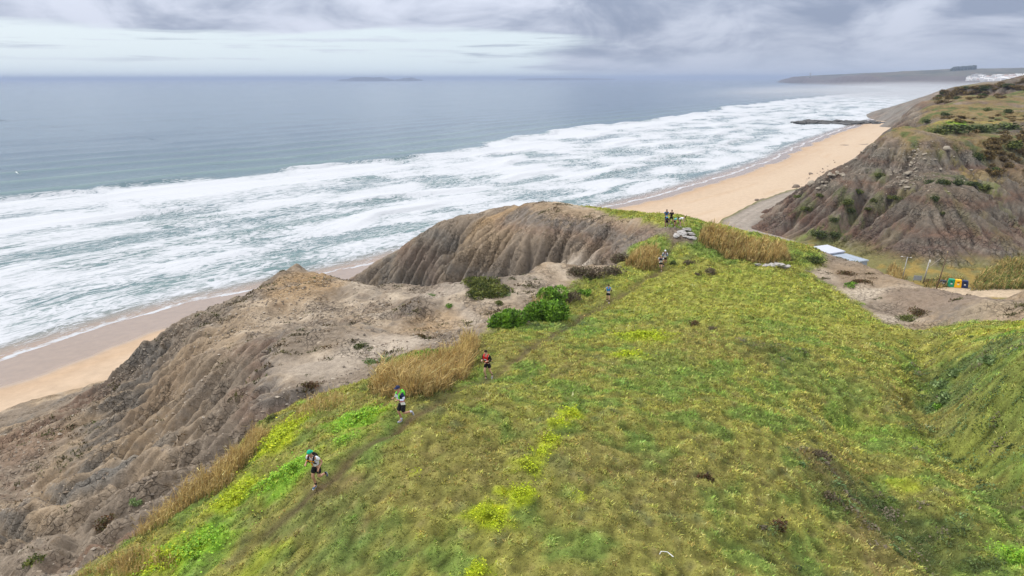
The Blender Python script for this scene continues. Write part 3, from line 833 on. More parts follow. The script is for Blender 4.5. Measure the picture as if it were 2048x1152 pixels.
# patches of green that hold on to the cliff (px, py, rx, ry of the photograph)
_hf1 = bilinear(BX, BY, ZBe); _hf2 = HCZ
def HBF(x, y):
    x = np.asarray(x, float); y = np.asarray(y, float)
    f = (x < BX[-1] - 1) & (y < BY[-1] - 1)
    return np.where(f, _hf1(x, y), _hf2(x, y))
def hitB(px, py, dmin=120., dmax=620.):
    d = np.arange(dmin, dmax, .5); u, v = (px - 1024) / FPX, (py - 576) / FPX
    x, y, z = d * u, d * (CP - v * SP), H_CAM - d * (v * CP + SP)
    h = np.where((x > CX[0]) & (x < CX[-1]) & (y > CY[0]) & (y < CY[-1]), HBF(x, y), -99)
    b_ = z <= h
    if not b_.any():
        return None, None
    i = int(np.argmax(b_)); return np.array((x[i], y[i], h[i])), d[i]
_bp = []
for px, py, rx, ry, col, k in [(1920, 366, 75, 9, C(.085, .115, .035), .9), (1960, 358, 60, 8, C(.26, .19, .06), .8), (1985, 374, 20, 8, C(.15, .18, .04), .7), (1700, 412, 14, 24, C(.09, .12, .03), .8), (1672, 442, 12, 14, C(.10, .13, .035), .8), (1655, 472, 40, 9, C(.07, .09, .03), .9), (1600, 478, 40, 5, C(.16, .22, .04), .8), (1605, 420, 26, 8, C(.10, .13, .035), .7), (1600, 396, 14, 6, C(.10, .14, .03), .8), (1760, 354, 16, 8, C(.09, .12, .03), .8),
        (1800, 398, 34, 7, C(.15, .15, .05), .7), (1748, 404, 20, 7, C(.10, .12, .035), .7), (2010, 420, 18, 50, C(.16, .16, .055), .6), (2000, 470, 18, 30, C(.14, .12, .05), .6), (1990, 315, 46, 36, C(.17, .115, .05), .9), (1975, 335, 22, 14, C(.09, .10, .035), .8), (2030, 300, 24, 20, C(.12, .12, .035), .7), (1945, 362, 14, 10, C(.22, .15, .05), .8),
        (1930, 440, 8, 30, C(.13, .14, .045), .4), (1780, 480, 30, 10, C(.12, .11, .05), .5), (1870, 405, 14, 9, C(.08, .09, .03), .6), (1895, 385, 6, 4, C(.2, .22, .05), .7), (1930, 258, 90, 12, C(.085, .115, .03), .85), (1930, 243, 80, 5, C(.27, .215, .06), .8), (1912, 247, 22, 4, C(.22, .34, .03), .9), (1880, 266, 26, 8, C(.09, .13, .03), .8)]:
    q, d = hitB(px, py)
    if q is not None:
        gr = max(.2, (H_CAM - q[2]) / d + .12)
        _bp.append((q[0], q[1], rx * d / FPX, ry * d / FPX / gr, col, k, py > 500 or py < 275))
def cliff_patches(c, x, y):
    wx, wy = perlin(x * .2, y * .2, 425), perlin(x * .2, y * .2, 426)
    w2 = fbm(x * .5, y * .5, 3, 427)
    for cx, cy, rx, ry, col, k, gz_ in _bp:
        m_ = (np.abs(x - cx) < 2.2 * rx + 3) & (np.abs(y - cy) < 2.2 * ry + 3)
        if m_.any():
            r = np.hypot((x[m_] - cx) / rx + .35 * wx[m_], (y[m_] - cy) / ry + .35 * wy[m_]) + .5 * w2[m_]
            c[m_] = mixc(c[m_], col, (.9 if gz_ else .55) * k * sstep(r + .7 * perlin(x[m_] * 1.1, y[m_] * 1.1, 428), .95, .6))
    return c
cb = mixc(cb, C(.21, .19, .155), LEDB * sstep(np.abs(_f3 - .78), .2, .05) * .55)
cb = cliff_patches(cb, _bx, _by)
M_CLIFF = land_material('cliff_clay', .5, crack=.4)
keepB = (ZBe > GB - 1.2) & ~((_bx < 60) & (_by < 130))
VB = np.stack([_bx, _by, ZBe], -1).reshape(-1, 3)
FB = grid_faces(len(BX), len(BY), keepB)
VB, FB, cb2, rb2 = compact(VB, FB, cb.reshape(-1, 3), hillB.ravel())
add('cliff_hillside', mesh_from('cliff_hillside', VB, FB, [M_CLIFF], True, {'col': cb2, 'rock': rb2}), kind='structure', label='grey brown clay cliff and valley floor beyond the headland')
# its upper and farther part on the coarser grid
sl_ = np.hypot(*np.gradient(ze_, 1.6))
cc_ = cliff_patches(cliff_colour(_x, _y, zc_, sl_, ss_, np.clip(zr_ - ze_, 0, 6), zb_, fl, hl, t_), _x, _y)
keepC = (zc_ > g_ - 1.2) & ~((_x < BX[-1] - 2) & (_y < BY[-1] - 2))
VC, FC, cc2, rc2 = compact(np.stack([_x, _y, zc_], -1).reshape(-1, 3), grid_faces(len(CX), len(CY), keepC), cc_.reshape(-1, 3), hl.ravel())
add('cliff_top', mesh_from('cliff_top', VC, FC, [M_CLIFF], True, {'col': cc2, 'rock': rc2}), kind='structure', label='heath covered top of the clay cliff running along the coast')

# the cliff farther along the coast, on a coarser grid
QX = np.arange(240, 860, 3.0); QY = np.arange(300, 1100, 3.0)
_qx, _qy = np.meshgrid(QX, QY)
ZQ = _fbg(_qx, _qy); GQ = _gg(_qx, _qy)
ZQ = np.maximum(ZQ, GQ - 1) + sstep(ZQ - GQ, 1, 5) * (3.0 * fbm(_qx * .014, _qy * .014, 4, 430) + 1.6 * ridged(_qx * .035, _qy * .035, 3, 431) - .8 + 1.2 * fbm(_qx * .09, _qy * .09, 3, 433))
_do = np.maximum(np.maximum(_qx - 556, _qy - 556), 0)
ZQ = lerp(ZQ, HCZ(_qx, _qy), sstep(_do, 70, 4))
nq = fbm(_qx * .03, _qy * .03, 4, 432)
sy, sx = np.gradient(ZQ, 3.0); slq = np.hypot(sx, sy)
cq = np.broadcast_to(C(.16, .145, .125), ZQ.shape + (3,)).copy()
cq = mixc(cq, C(.20, .145, .11), sstep(nq, -.05, .3) * .7)
vq = sstep(.42 - slq + .4 * nq, .05, .3) * sstep(ZQ, 22, 34)
nq2 = fbm(_qx * .11, _qy * .11, 3, 434); cq = mixc(cq, C(.07, .065, .05), sstep(nq2 + .5 * nq, .0, .35) * .6); cq = mixc(cq, C(.26, .22, .18), sstep(-nq2, .15, .4) * .4)
cq = mixc(cq, C(.19, .14, .055), vq * .9); cq = mixc(cq, C(.08, .10, .04), vq * sstep(nq, .05, .3) * .8)
inB = (_qx > 45) & (_qx < 554) & (_qy > 100) & (_qy < 554)
keepQ = (ZQ > GQ - .9) & ~inB
VQ, FQ, cq2 = compact(np.stack([_qx, _qy, ZQ], -1).reshape(-1, 3), grid_faces(len(QX), len(QY), keepQ), cq.reshape(-1, 3))
M_FARLAND = land_material('far_land', .08)
add('far_cliff', mesh_from('far_cliff', VQ, FQ, [M_FARLAND], True, {'col': cq2}), kind='structure', label='dark clay head above the reef at the end of the beach')

# ------------------------------------------------------------------ distant coast with the town
F_PTS = [P(*p) for p in [
    (1530, 157.5, 7600), (1570, 156, 7300), (1620, 154.5, 6800), (1700, 152.5, 5400), (1760, 151, 4600), (1800, 150.5, 4100), (1850, 151, 3700), (1900, 152, 3400), (1960, 150, 3500), (2048, 146.5, 3300), (2120, 144, 3300),
    (1600, 162, 6600), (1700, 163, 4700), (1780, 165, 3700), (1850, 164, 3200), (1900, 168, 2600), (1960, 166, 2250), (2048, 166, 2000), (1990, 158.5, 2600), (2048, 157, 2500), (1940, 160, 2700), (2100, 155, 2500),
]]
F_PTS += [Pz(a, b, z) for a, b, z in [(1530, 162.5, 0), (1570, 165.5, 0), (1600, 168.5, 0), (1640, 172.5, 0), (1700, 176.5, 0), (1760, 179, 0), (1800, 183, 1), (1850, 186, 2), (1890, 188, 4)]]
F_PTS += [np.array(p, float) for p in [(800, 1060, 48), (900, 1250, 46), (1200, 1600, 44), (1000, 1650, 4), (1500, 1500, 60), (2400, 2400, 70), (4500, 4500, 90), (4500, 8500, 70), (3000, 8000, 40), (1100, 1250, 52)]]
F_PTS += [np.array((*(p + np.array((-150.0, 110.0))), -14.0)) for p in [q[:2] for q in F_PTS[22:31]]]
_ff = tps(F_PTS, .01, 3000.0)
FX = np.arange(560, 4600, 32.0); FY = np.arange(960, 8600, 40.0)
_fx, _fy = np.meshgrid(FX, FY)
ZF = _ff(_fx, _fy)
ZF = ZF + sstep(ZF, 2, 14) * (11 * fbm(_fx * .0028, _fy * .0028, 4, 440))
_tf = inland(_fx, _fy)[0]
ZF = np.minimum(ZF, np.interp(_tf, [-120, -20, 0, 60, 400, 1500], [-8, -4, 1.0, 16, 62, 140]))
nf = fbm(_fx * .004, _fy * .004, 4, 441); nf2 = fbm(_fx * .012, _fy * .012, 3, 442)
sy, sx = np.gradient(ZF, 40.0, 32.0); slf = np.hypot(sx, sy)
cf = np.broadcast_to(C(.13, .125, .085), ZF.shape + (3,)).copy()
cf = mixc(cf, C(.06, .07, .05), sstep(nf, -.02, .15) * .9); cf = mixc(cf, C(.25, .19, .13), sstep(nf2, .1, .3) * .7)
cf = mixc(cf, C(.14, .11, .10), sstep(slf, .06, .16))
cf = cf * .72
HF = bilinear(FX, FY, ZF)
VF, FF, cf2 = compact(np.stack([_fx, _fy, ZF], -1).reshape(-1, 3), grid_faces(len(FX), len(FY), ZF > -3), cf.reshape(-1, 3))
M_HILLS = land_material('distant_land', .01)
add('far_hills', mesh_from('far_hills', VF, FF, [M_HILLS], True, {'col': cf2}), kind='structure', label='low distant coast fading into sea haze behind the town')
# ------------------------------------------------------------------ beach
SEG = np.hypot(*np.diff(WLF, axis=0).T)
SLEN = np.concatenate([[0], np.cumsum(SEG)])
def coast(s, t):
    """place at distance s along the water's edge, t metres inland"""
    x = np.interp(s, SLEN, WLF[:, 0]); y = np.interp(s, SLEN, WLF[:, 1])
    e = 25.0
    tx = np.interp(s + e, SLEN, WLF[:, 0]) - np.interp(s - e, SLEN, WLF[:, 0])
    ty = np.interp(s + e, SLEN, WLF[:, 1]) - np.interp(s - e, SLEN, WLF[:, 1])
    L = np.hypot(tx, ty) + 1e-9
    return x + t * ty / L, y - t * tx / L
S0 = inland(np.array([WL[2][0]]), np.array([WL[2][1]]))[1][0]      # where the water's edge enters the picture on the left
s_b = np.concatenate([np.arange(S0 - 420, S0 + 700, 3.0), np.arange(S0 + 700, S0 + 2200, 12.0)])
t_b = np.concatenate([np.arange(-26, 30, 1.5), np.arange(30, 112, 3.0)])
sb, tb = np.meshgrid(s_b, t_b)
xb, yb = coast(sb, tb)
# cusps: the water's edge swings in and out along the beach
def cusp(s):
    return 3.0 * perlin(s / 34.0, s * 0 + 3.3, 501) + 1.8 * perlin(s / 11.0, s * 0 + 7.1, 502)
zb = np.interp(tb, [-30, 0, 25, 70, 112], [-1.6, 0, 1.25, 4.0, 5.2]) + .10 * fbm(sb * .03, tb * .12, 3, 503) * sstep(tb, 4, 20)
beach_far = sstep(sb, S0 + 950, S0 + 1100)
zb = zb - 1.6 * beach_far
far_w = sstep(sb, S0 + 60, S0 + 260)
wet_edge = lerp(17.0, 7.0, far_w) + cusp(sb) * 1.5
wet = sstep(tb, wet_edge + 3.0, wet_edge - 1.0)
nb = fbm(sb * .02, tb * .08, 4, 504); nb2 = fbm(sb * .012, tb * .25, 3, 505)
cbch = np.broadcast_to(C(.41, .312, .222), sb.shape + (3,)).copy()
cbch = mixc(cbch, C(.45, .355, .26), sstep(tb, wet_edge + 4, wet_edge + 30) * .7 + .3 * nb)
cbch = mixc(cbch, C(.38, .265, .165), sstep(nb2, .12, .4) * .35)
damp = sstep(tb, wet_edge + 12, wet_edge) * (1 - wet)
cbch = mixc(cbch, C(.36, .245, .155), damp * .5)
cbch = mixc(cbch, C(.25, .185, .135), wet)
m_sand, t, b = new_mat('beach_sand')
pos = t.node('ShaderNodeNewGeometry').outputs['Position']
wetn = t.attr('wet', 'Fac')
ns = t.noise(pos, .5, 6, .65)
kk = t.ramp(ns, .3, .7, .9, 1.1, False)
t.put(b.inputs['Base Color'], t.mix(1.0, t.attr('col'), t.comb(kk, kk, kk), 'MULTIPLY'))
t.put(b.inputs['Roughness'], t.ramp(wetn, 0, 1, .95, .22))
t.put(b.inputs['Specular IOR Level'], t.ramp(wetn, 0, 1, .1, .5))
bn = t.node('ShaderNodeBump'); bn.inputs['Distance'].default_value = .25
t.put(bn.inputs['Strength'], t.ramp(wetn, 0, 1, .5, .03)); t.l.new(ns, bn.inputs['Height']); t.l.new(bn.outputs[0], b.inputs['Normal'])
add('beach', mesh_from('beach', np.stack([xb, yb, zb], -1).reshape(-1, 3), grid_faces(len(s_b), len(t_b))[:, ::-1], [m_sand], True, {'col': cbch.reshape(-1, 3), 'wet': wet.ravel()}), kind='structure', label='long golden sand beach wet along the water')

# ------------------------------------------------------------------ sea
def growing(a, b, step, grow):
    out = [a]
    while out[-1] < b:
        out.append(out[-1] + step); step *= grow
    return np.array(out)
s_s = np.concatenate([S0 - 130 - growing(0, 2600, 3, 1.04)[::-1][:-1], np.arange(S0 - 130, S0 + 640, 2.0), S0 + 640 + growing(0, 5200, 2.2, 1.018)])
t_s = np.concatenate([(-150., -60., -20.), np.arange(-9, 60, 1.2), np.arange(60, 330, 2.2), 330 + growing(0, 60000, 2.6, 1.05)])
ss, tt = np.meshgrid(s_s, t_s)                   # tt: metres out to sea
xs, ys = coast(ss, -tt)
# beyond the surf the grid opens out as a fan so that it reaches the horizon on all sides
over = np.maximum(tt - 330, 0)
q = (ss - (S0 + 250)) / 900.0
xs = xs + over * q * .557 * .9; ys = ys + over * q * .83 * .9
# swell: crests run along the shore, steepen and break in the surf
ph = tt + 14 * fbm(ss * .006, tt * .004, 3, 601) + 5 * fbm(ss * .02, tt * .02, 2, 602)
lam = 46.0
grp = .5 + .5 * perlin(ss * .009, np.floor(ph / lam) * 3.7, 603)           # each crest comes and goes along the coast
amp = np.interp(tt, [-9, 3, 20, 90, 200, 300, 500, 2000, 8000], [.0, .05, .35, .8, 1.1, 1.0, .7, .6, .0])
u_ = (ph / lam) % 1.0
crest = np.exp(-((u_ - .5) / .13) ** 2)
z_s = amp * (crest * (.3 + 1.2 * grp) - .3) + .12 * fbm(ss * .05, tt * .1, 3, 604) * sstep(tt, 4, 30) * sstep(tt, 2500, 900)
u2 = ((ph * 1.0 + 8) / 23.0) % 1.0
z_s = z_s + .22 * np.exp(-((u2 - .5) / .18) ** 2) * sstep(tt, 15, 40) * sstep(tt, 260, 180)
# run-up: the sheet of water thins out over the sand
edge = lerp(3.5, 1.5, sstep(ss, S0 + 60, S0 + 260)) * 0 + cusp(ss)
runz = np.interp(-tt, [-30, 0, 25], [-1.6, 0, 1.25]) * sstep(ss, S0 + 1150, S0 + 900)
z_s = np.where(tt < 6, lerp(runz + .035, z_s, sstep(tt, -1, 6)), z_s)
z_s = z_s - 3.0 * sstep(-tt, edge + 1.0, edge + 4.5) * sstep(ss, S0 + 1150, S0 + 900)                        # sinks into the sand past the edge
# foam
outer = 232 + 26 * fbm(ss * .004, ss * 0, 3, 611) + 18 * perlin(ss * .017, ss * 0 + 5, 612) + 22 * sstep(ss, S0 + 250, S0 + 700) + 60 * sstep(ss, S0 + 800, S0 + 1600)
wsx = ss + 16 * fbm(ss * .012, tt * .02, 3, 661); wtt = tt + 14 * fbm(ss * .010 + 9, tt * .018, 3, 662)
ragged = 14 * fbm(ss * .03, tt * .03, 3, 663) * (1.2 - .8 * sstep(ss, S0 + 120, S0 + 330))
dens = sstep(wtt + ragged, outer + 12, outer - 10)
fresh = np.exp(-((tt - (outer - 30)) / 30) ** 2) * (.65 + .7 * perlin(ss * .01, ss * 0 + 2, 664))
mid = fbm(wsx * .013, wtt * .024, 4, 613); mid2 = fbm(wsx * .035, wtt * .075, 3, 665)
dens = dens * np.clip(.70 + .46 * fresh + .80 * mid + .36 * mid2, 0, 1.1)
# bores rolling in, each with its own reach
for c0, wdt, pw, sd_ in ((185, 12, .22, 620), (140, 12, .35, 621), (95, 10, .35, 622), (58, 8, .30, 624), (32, 6, .35, 623)):
    cc = c0 + 34 * fbm(ss * .006, ss * 0 + c0, 3, sd_) + 6 * perlin(ss * .03, ss * 0 + c0, sd_ + 3)
    on = sstep(perlin(ss * .011, ss * 0 + c0 * 1.3, sd_ + 9), -.15, .35)
    dens = dens + pw * on * np.exp(-((tt - cc) / (wdt * np.where(tt < cc, .30, 1.5))) ** 2) * sstep(tt, outer, outer - 20)
    gap = np.exp(-((tt - (cc - wdt * .9)) / (wdt * .55)) ** 2)
    dens = dens - .40 * on * gap * sstep(tt, 8, 18) * sstep(fbm(ss * .02, tt * .05, 3, sd_ + 20), -.3, .3)
    z_s = z_s + 1.5 * on * np.exp(-((tt - cc) / np.where(tt < cc, 1.9, 8.0)) ** 2) * sstep(tt, 20, 60)
# the outer break: a crest that curls over at the seaward edge of the white water
lip = outer - 3
z_s = z_s + 2.2 * sstep(perlin(ss * .013, ss * 0 + 4, 667), -.3, .2) * np.exp(-((tt - lip) / np.where(tt < lip, 2.4, 8.0)) ** 2)
# green clear troughs seen in the surf
for px, py, ra, rb in ((200, 485, 46, 9), (60, 508, 30, 5), (1075, 360, 30, 7), (620, 440, 45, 8), (770, 460, 30, 9), (270, 620, 40, 5), (1450, 340, 70, 8), (1600, 285, 90, 8), (1250, 345, 60, 7)):
    p = Pz(px, py, 0); ti, si = inland(np.array([p[0]]), np.array([p[1]]))
    r = np.hypot((ss - si[0]) / ra, (tt + ti[0]) / rb)
    dens = dens - .60 * sstep(r + .4 * fbm(ss * .05, tt * .1, 3, 640), 1.3, .4)
swash = sstep(tt, 22, 6) * .34 + .75 * np.exp(-((tt + edge + .2) / 1.1) ** 2) + .38 * np.exp(-((tt - 9 - 2.5 * perlin(ss * .05, ss * 0, 650)) / 2.0) ** 2)
dens = np.where(tt < 26, lerp(np.maximum(dens * sstep(tt, -2, 14), swash * (.75 + .4 * fbm(ss * .06, tt * .1, 3, 651))), dens, sstep(tt, 14, 26)), dens)
# a few whitecaps outside
wc = ridged(ss * .014, tt * .06, 2, 655)
dens = np.maximum(dens, sstep(wc + .6 * perlin(ss * .01, tt * .012, 656), 1.22, 1.40) * .62 * sstep(tt, outer, outer + 20) * sstep(tt, 700, 350))
dens = np.maximum(dens, .42 * sstep(tt, outer - 4, outer - 24) * sstep(tt, 12, 30))
dens = np.clip(dens, 0, 1.3)
shallow = sstep(tt, 16, -1)
green = np.clip(sstep(tt, 420, 60) * .8 + .9 * crest * sstep(tt, 520, 300), 0, 1)

m_sea, t, b = new_mat('sea_water')
uvn = t.node('ShaderNodeUVMap', uv_map='uv').outputs[0]
U, V_, _z = t.sep(uvn)
pos = t.node('ShaderNodeNewGeometry').outputs['Position']
fd = t.attr('foam', 'Fac')
lace_v = t.comb(t.math('MULTIPLY', U, .15), t.math('MULTIPLY', V_, .40), 0.0)
l1 = t.noise(lace_v, 1.0, 10, .68, 1.1)
l2 = t.noise(t.comb(t.math('MULTIPLY', U, .55), t.math('MULTIPLY', V_, 1.5), 2.0), 1.0, 7, .7, .8)
l3 = t.math('ABSOLUTE', t.math('SUBTRACT', t.noise(t.comb(t.math('MULTIPLY', U, .10), t.math('MULTIPLY', V_, .24), 5.0), 1.0, 6, .6, 1.6), .5))
lace = t.math('ADD', t.math('ADD', t.math('MULTIPLY', l1, .65), t.math('MULTIPLY', l2, .55)), t.math('MULTIPLY', t.ramp(l3, .0, .10, .22, 0.0), 1.0))
thr = t.math('SUBTRACT', t.math('ADD', t.math('MULTIPLY', fd, .62), lace), .98)
foam = t.math('MULTIPLY', t.ramp(thr, -.10, .22), t.ramp(fd, .02, .15))
sh = t.attr('shallow', 'Fac'); gr = t.attr('green', 'Fac')
deep = t.mix(gr, (.045, .095, .140), (.085, .158, .155))
wat = t.mix(sh, deep, (.30, .215, .16))
t.put(b.inputs['Base Color'], t.mix(foam, wat, (.475, .495, .525)))
t.put(b.inputs['Roughness'], t.ramp(foam, 0, 1, .14, .9))
t.put(b.inputs['Specular IOR Level'], t.ramp(foam, 0, 1, .5, .1))
b.inputs['IOR'].default_value = 1.333
w1 = t.noise(t.comb(t.math('MULTIPLY', U, .035), t.math('MULTIPLY', V_, .11), 1.0), 1.0, 9, .62, .4)
w2 = t.noise(pos, .55, 5, .6)
camd = t.node('ShaderNodeVectorMath', operation='LENGTH'); t.l.new(pos, camd.inputs[0])
hgt = t.math('ADD', t.math('MULTIPLY', w1, 2.6), t.math('ADD', t.math('MULTIPLY', w2, .22), t.math('MULTIPLY', foam, t.math('ADD', .12, t.math('MULTIPLY', l2, .5)))))
bn = t.node('ShaderNodeBump'); bn.inputs['Strength'].default_value = .55; bn.inputs['Distance'].default_value = 1.0
t.l.new(hgt, bn.inputs['Height']); t.l.new(bn.outputs[0], b.inputs['Normal'])
Vs = np.stack([xs, ys, z_s], -1).reshape(-1, 3)
add('sea', mesh_from('sea', Vs, grid_faces(len(s_s), len(t_s)), [m_sea], True,
    {'foam': dens.ravel(), 'shallow': shallow.ravel(), 'green': green.ravel()}, uv=np.stack([ss, tt], -1).reshape(-1, 2)), kind='structure', label='grey blue sea with broad white surf along the beach')

# ------------------------------------------------------------------ sea air
bmh = bmesh.new(); bmesh.ops.create_cube(bmh, size=1.0)
meh = bpy.data.meshes.new('haze'); bmh.to_mesh(meh); bmh.free()
hz = add('haze', meh, kind='stuff', loc=(0, 30000, 55), scale=(140000, 64000, 140), label='thin sea haze over the coast')
hm = bpy.data.materials.new('sea_haze'); hm.use_nodes = True
th = NT(hm.node_tree); th.n.clear()
pv = th.node('ShaderNodeVolumePrincipled')
pv.inputs['Color'].default_value = (.46, .56, .76, 1)
pv.inputs['Density'].default_value = 0.000085
ho = th.node('ShaderNodeOutputMaterial'); th.l.new(pv.outputs[0], ho.inputs['Volume'])
meh.materials.append(hm)

# spray hanging over the far surf
bmh = bmesh.new(); bmesh.ops.create_uvsphere(bmh, u_segments=32, v_segments=16, radius=1.0)
for v in bmh.verts:
    v.co.z = max(v.co.z, -.05)
meh = bpy.data.meshes.new('sea_spray'); bmh.to_mesh(meh); bmh.free()
add('sea_spray', meh, kind='stuff', loc=(1500, 2500, 2), rot=(0, 0, R(-36)), scale=(800, 1500, 46), label='pale spray drifting over the far surf')
hm2 = bpy.data.materials.new('spray'); hm2.use_nodes = True
th = NT(hm2.node_tree); th.n.clear()
pv = th.node('ShaderNodeVolumePrincipled')
pv.inputs['Color'].default_value = (.90, .93, .97, 1)
tcv = th.node('ShaderNodeTexCoord').outputs['Object']
lnv = th.node('ShaderNodeVectorMath', operation='LENGTH'); th.l.new(tcv, lnv.inputs[0])
fall = th.math('POWER', th.math('SUBTRACT', 1.0, lnv.outputs['Value'], clamp=True), 1.5)
wisp = th.ramp(th.noise(tcv, 3.0, 4, .6), .3, .7, .3, 1.7)
th.l.new(th.math('MULTIPLY', th.math('MULTIPLY', fall, wisp), 0.0042), pv.inputs['Density'])
ho = th.node('ShaderNodeOutputMaterial'); th.l.new(pv.outputs[0], ho.inputs['Volume'])
meh.materials.append(hm2)

# ------------------------------------------------------------------ sandy track that climbs from the beach into the valley
TR_PX = [(1612, 381, 4.6), (1576, 394, 5.2), (1538, 413, 6.2), (1495, 436, 7.3), (1466, 455, 8.0), (1490, 466, 8.4), (1530, 476, 8.7), (1570, 486, 9.0)]
TRP = np.array([Pz(a, b_, z) for a, b_, z in TR_PX])
tk = catmull(TRP[:, :2], 2.0); tkz = np.interp(np.linspace(0, 1, len(tk)), np.linspace(0, 1, len(TRP)), TRP[:, 2])
dirn = np.gradient(tk, axis=0); dirn /= np.linalg.norm(dirn, axis=1)[:, None]
side = np.stack([dirn[:, 1], -dirn[:, 0]], -1)                   # to the right of travel: the seaward side when coming down the list
offs = [(-8, -3.0), (-6, -.5), (-4.2, .0), (-2.4, .06), (-1.2, -.05), (0, .05), (1.3, -.05), (3.2, .05), (4.4, .45), (5.4, -.5), (6.8, -2.2), (8.6, -4.5)]
Vk, ck = [], []
for j, (o_, dz_) in enumerate(offs):
    wob = .9 * perlin(np.arange(len(tk)) * .23, np.full(len(tk), j * 3.1), 811)
    xy = tk + side * (o_ + wob)[:, None]
    Vk.append(np.stack([xy[:, 0], xy[:, 1], tkz + dz_ + .08 * perlin(xy[:, 0] * .6, xy[:, 1] * .6, 812)], -1))
    base_c = C(.25, .215, .18) if j in (3, 5, 7) else C(.29, .255, .215) if j < 8 else (C(.13, .13, .05) if j in (8, 9) else C(.24, .18, .12))
    ck.append(base_c[None] * (1 + .3 * fbm(xy[:, 0] * .35, xy[:, 1] * .35, 3, 813))[:, None])
Vk = np.stack(Vk, 0); ck = np.stack(ck, 0)
add('sandy_track', mesh_from('sandy_track', Vk.reshape(-1, 3), grid_faces(len(tk), len(offs)), [M_CLIFF], True, {'col': ck.reshape(-1, 3)}), kind='structure', label='grey sandy track climbing from the beach round the foot of the cliff')
# ------------------------------------------------------------------ leaves and blades
def leaf_material(name, trans=.25, rough=.75, var=.3, scale=3.0):
    m, t, b = new_mat(name)
    col = t.attr('col')
    pos = t.node('ShaderNodeNewGeometry').outputs['Position']
    n = t.noise(pos, scale, 3, .6)
    k = t.ramp(n, .3, .7, 1 - var, 1 + var, False)
    c = t.mix(1.0, col, t.comb(k, k, k), 'MULTIPLY')
    t.put(b.inputs['Base Color'], c)
    b.inputs['Roughness'].default_value = rough
    b.inputs['Specular IOR Level'].default_value = .2
    tr = t.node('ShaderNodeBsdfTranslucent'); t.l.new(c, tr.inputs[0])
    mx = t.node('ShaderNodeMixShader'); mx.inputs[0].default_value = trans
    t.l.new(b.outputs[0], mx.inputs[1]); t.l.new(tr.outputs[0], mx.inputs[2])
    o = [n_ for n_ in t.n if n_.type == 'OUTPUT_MATERIAL'][0]
    t.l.new(mx.outputs[0], o.inputs[0])
    return m
M_GRASS = leaf_material('grass_blades', .2, .85, .25, 1.2)
M_REED = leaf_material('dry_reed', .2, .8, .15, 2.0)
M_LEAF = leaf_material('shrub_leaves', .2, .6, .2, 2.0)

def blades(base, h, w, lean, col, rng, droop=.3, wind=(0.25, -0.1)):
    """one triangle per blade: base n x 3"""
    n = len(base)
    a = rng.random(n) * 2 * math.pi
    b = rng.random(n) * 2 * math.pi
    l = lean * rng.random(n) ** .6
    side = np.stack([np.cos(b) * w / 2, np.sin(b) * w / 2, np.zeros(n)], -1)
    tip = base + np.stack([(np.cos(a) * l + wind[0]) * h, (np.sin(a) * l + wind[1]) * h, h * np.sqrt(np.clip(1 - .5 * l * l, .2, 1))], -1)
    V = np.stack([base - side, base + side, tip], 1).reshape(-1, 3)
    F = np.arange(3 * n).reshape(-1, 3)
    return V, F, np.repeat(col, 3, 0)

def curved_blades(base, h, w, lean, col, rng, wind=(0.12, -0.05), tipcol=None):
    """two quads bending over and ending narrow: tall dry grass and reeds"""
    n = len(base)
    a = rng.random(n) * 2 * math.pi; b = rng.random(n) * 2 * math.pi
    l = lean * rng.random(n)
    dirx = np.cos(a) * l + wind[0]; diry = np.sin(a) * l + wind[1]
    side = np.stack([np.cos(b), np.sin(b), np.zeros(n)], -1) * (w / 2)[:, None]
    rows = []
    for f, ww in ((0, 1.0), (.55, .8), (1.0, .22)):
        c = base + np.stack([dirx * h * f ** 1.8, diry * h * f ** 1.8, h * f * (1 - .18 * l * f)], -1)
        rows += [c - side * ww, c + side * ww]
    V = np.stack(rows, 1).reshape(-1, 3)
    k = np.arange(n)[:, None] * 6
    F = np.concatenate([k + np.array([[0, 1, 3, 2]]), k + np.array([[2, 3, 5, 4]])])
    cc = np.repeat(col[:, None], 6, 1)
    if tipcol is not None:
        cc[:, 4:] = tipcol[:, None]
        cc[:, 2:4] = .5 * (cc[:, 2:4] + tipcol[:, None])
    return V, F, cc.reshape(-1, 3)

# ------------------------------------------------------------------ meadow grass
rg = np.random.default_rng(21)
HGREEN = bilinear(AX, AY, GREEN); HWORN = bilinear(AX, AY, WORN)
def scatter_meadow(n):
    # density falls off with distance from the near edge of the meadow
    x = rg.uniform(-26, 72, n); y = rg.uniform(12, 104, n)
    D = np.hypot(x, y)
    keep = rg.random(n) < np.clip((30 / D) ** 1.15, .12, 1)
    keep &= (np.abs(x) < y * .80 + 5)
    x, y, D = x[keep], y[keep], D[keep]
    g = HGREEN(x, y); keep = (rg.random(len(x)) < g) & (g > .35)
    keep &= rg.random(len(x)) > HWORN(x, y) * .85
    return x[keep], y[keep], D[keep]
gx, gy, gd = scatter_meadow(520000)
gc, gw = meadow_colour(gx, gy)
lim = (gc[:, 1] > .22)                                            # broad-leaved bright patches keep flat and close
tuft = perlin(gx * 1.9, gy * 1.9, 104) * .8 + .5 * perlin(gx * 3.7, gy * 3.7, 105) + .5 * fbm(gx * .7, gy * .7, 2, 701)
gk = np.exp(rg.normal(0, .30, len(gx)))[:, None] * (1 + rg.normal(0, .09, (len(gx), 3)))
dry = rg.random(len(gx)) < .16
gc = np.where(dry[:, None] & ~lim[:, None], lerp(gc, C(.33, .26, .13), .55), gc) * gk
hh = (.09 + .20 * np.clip(tuft + .25, 0, 1)) * (gd / 30) ** .35 * rg.uniform(.6, 1.35, len(gx)) * (1 - .5 * np.clip(gw, 0, 1)) * np.where(lim, .6, 1)
per = 6
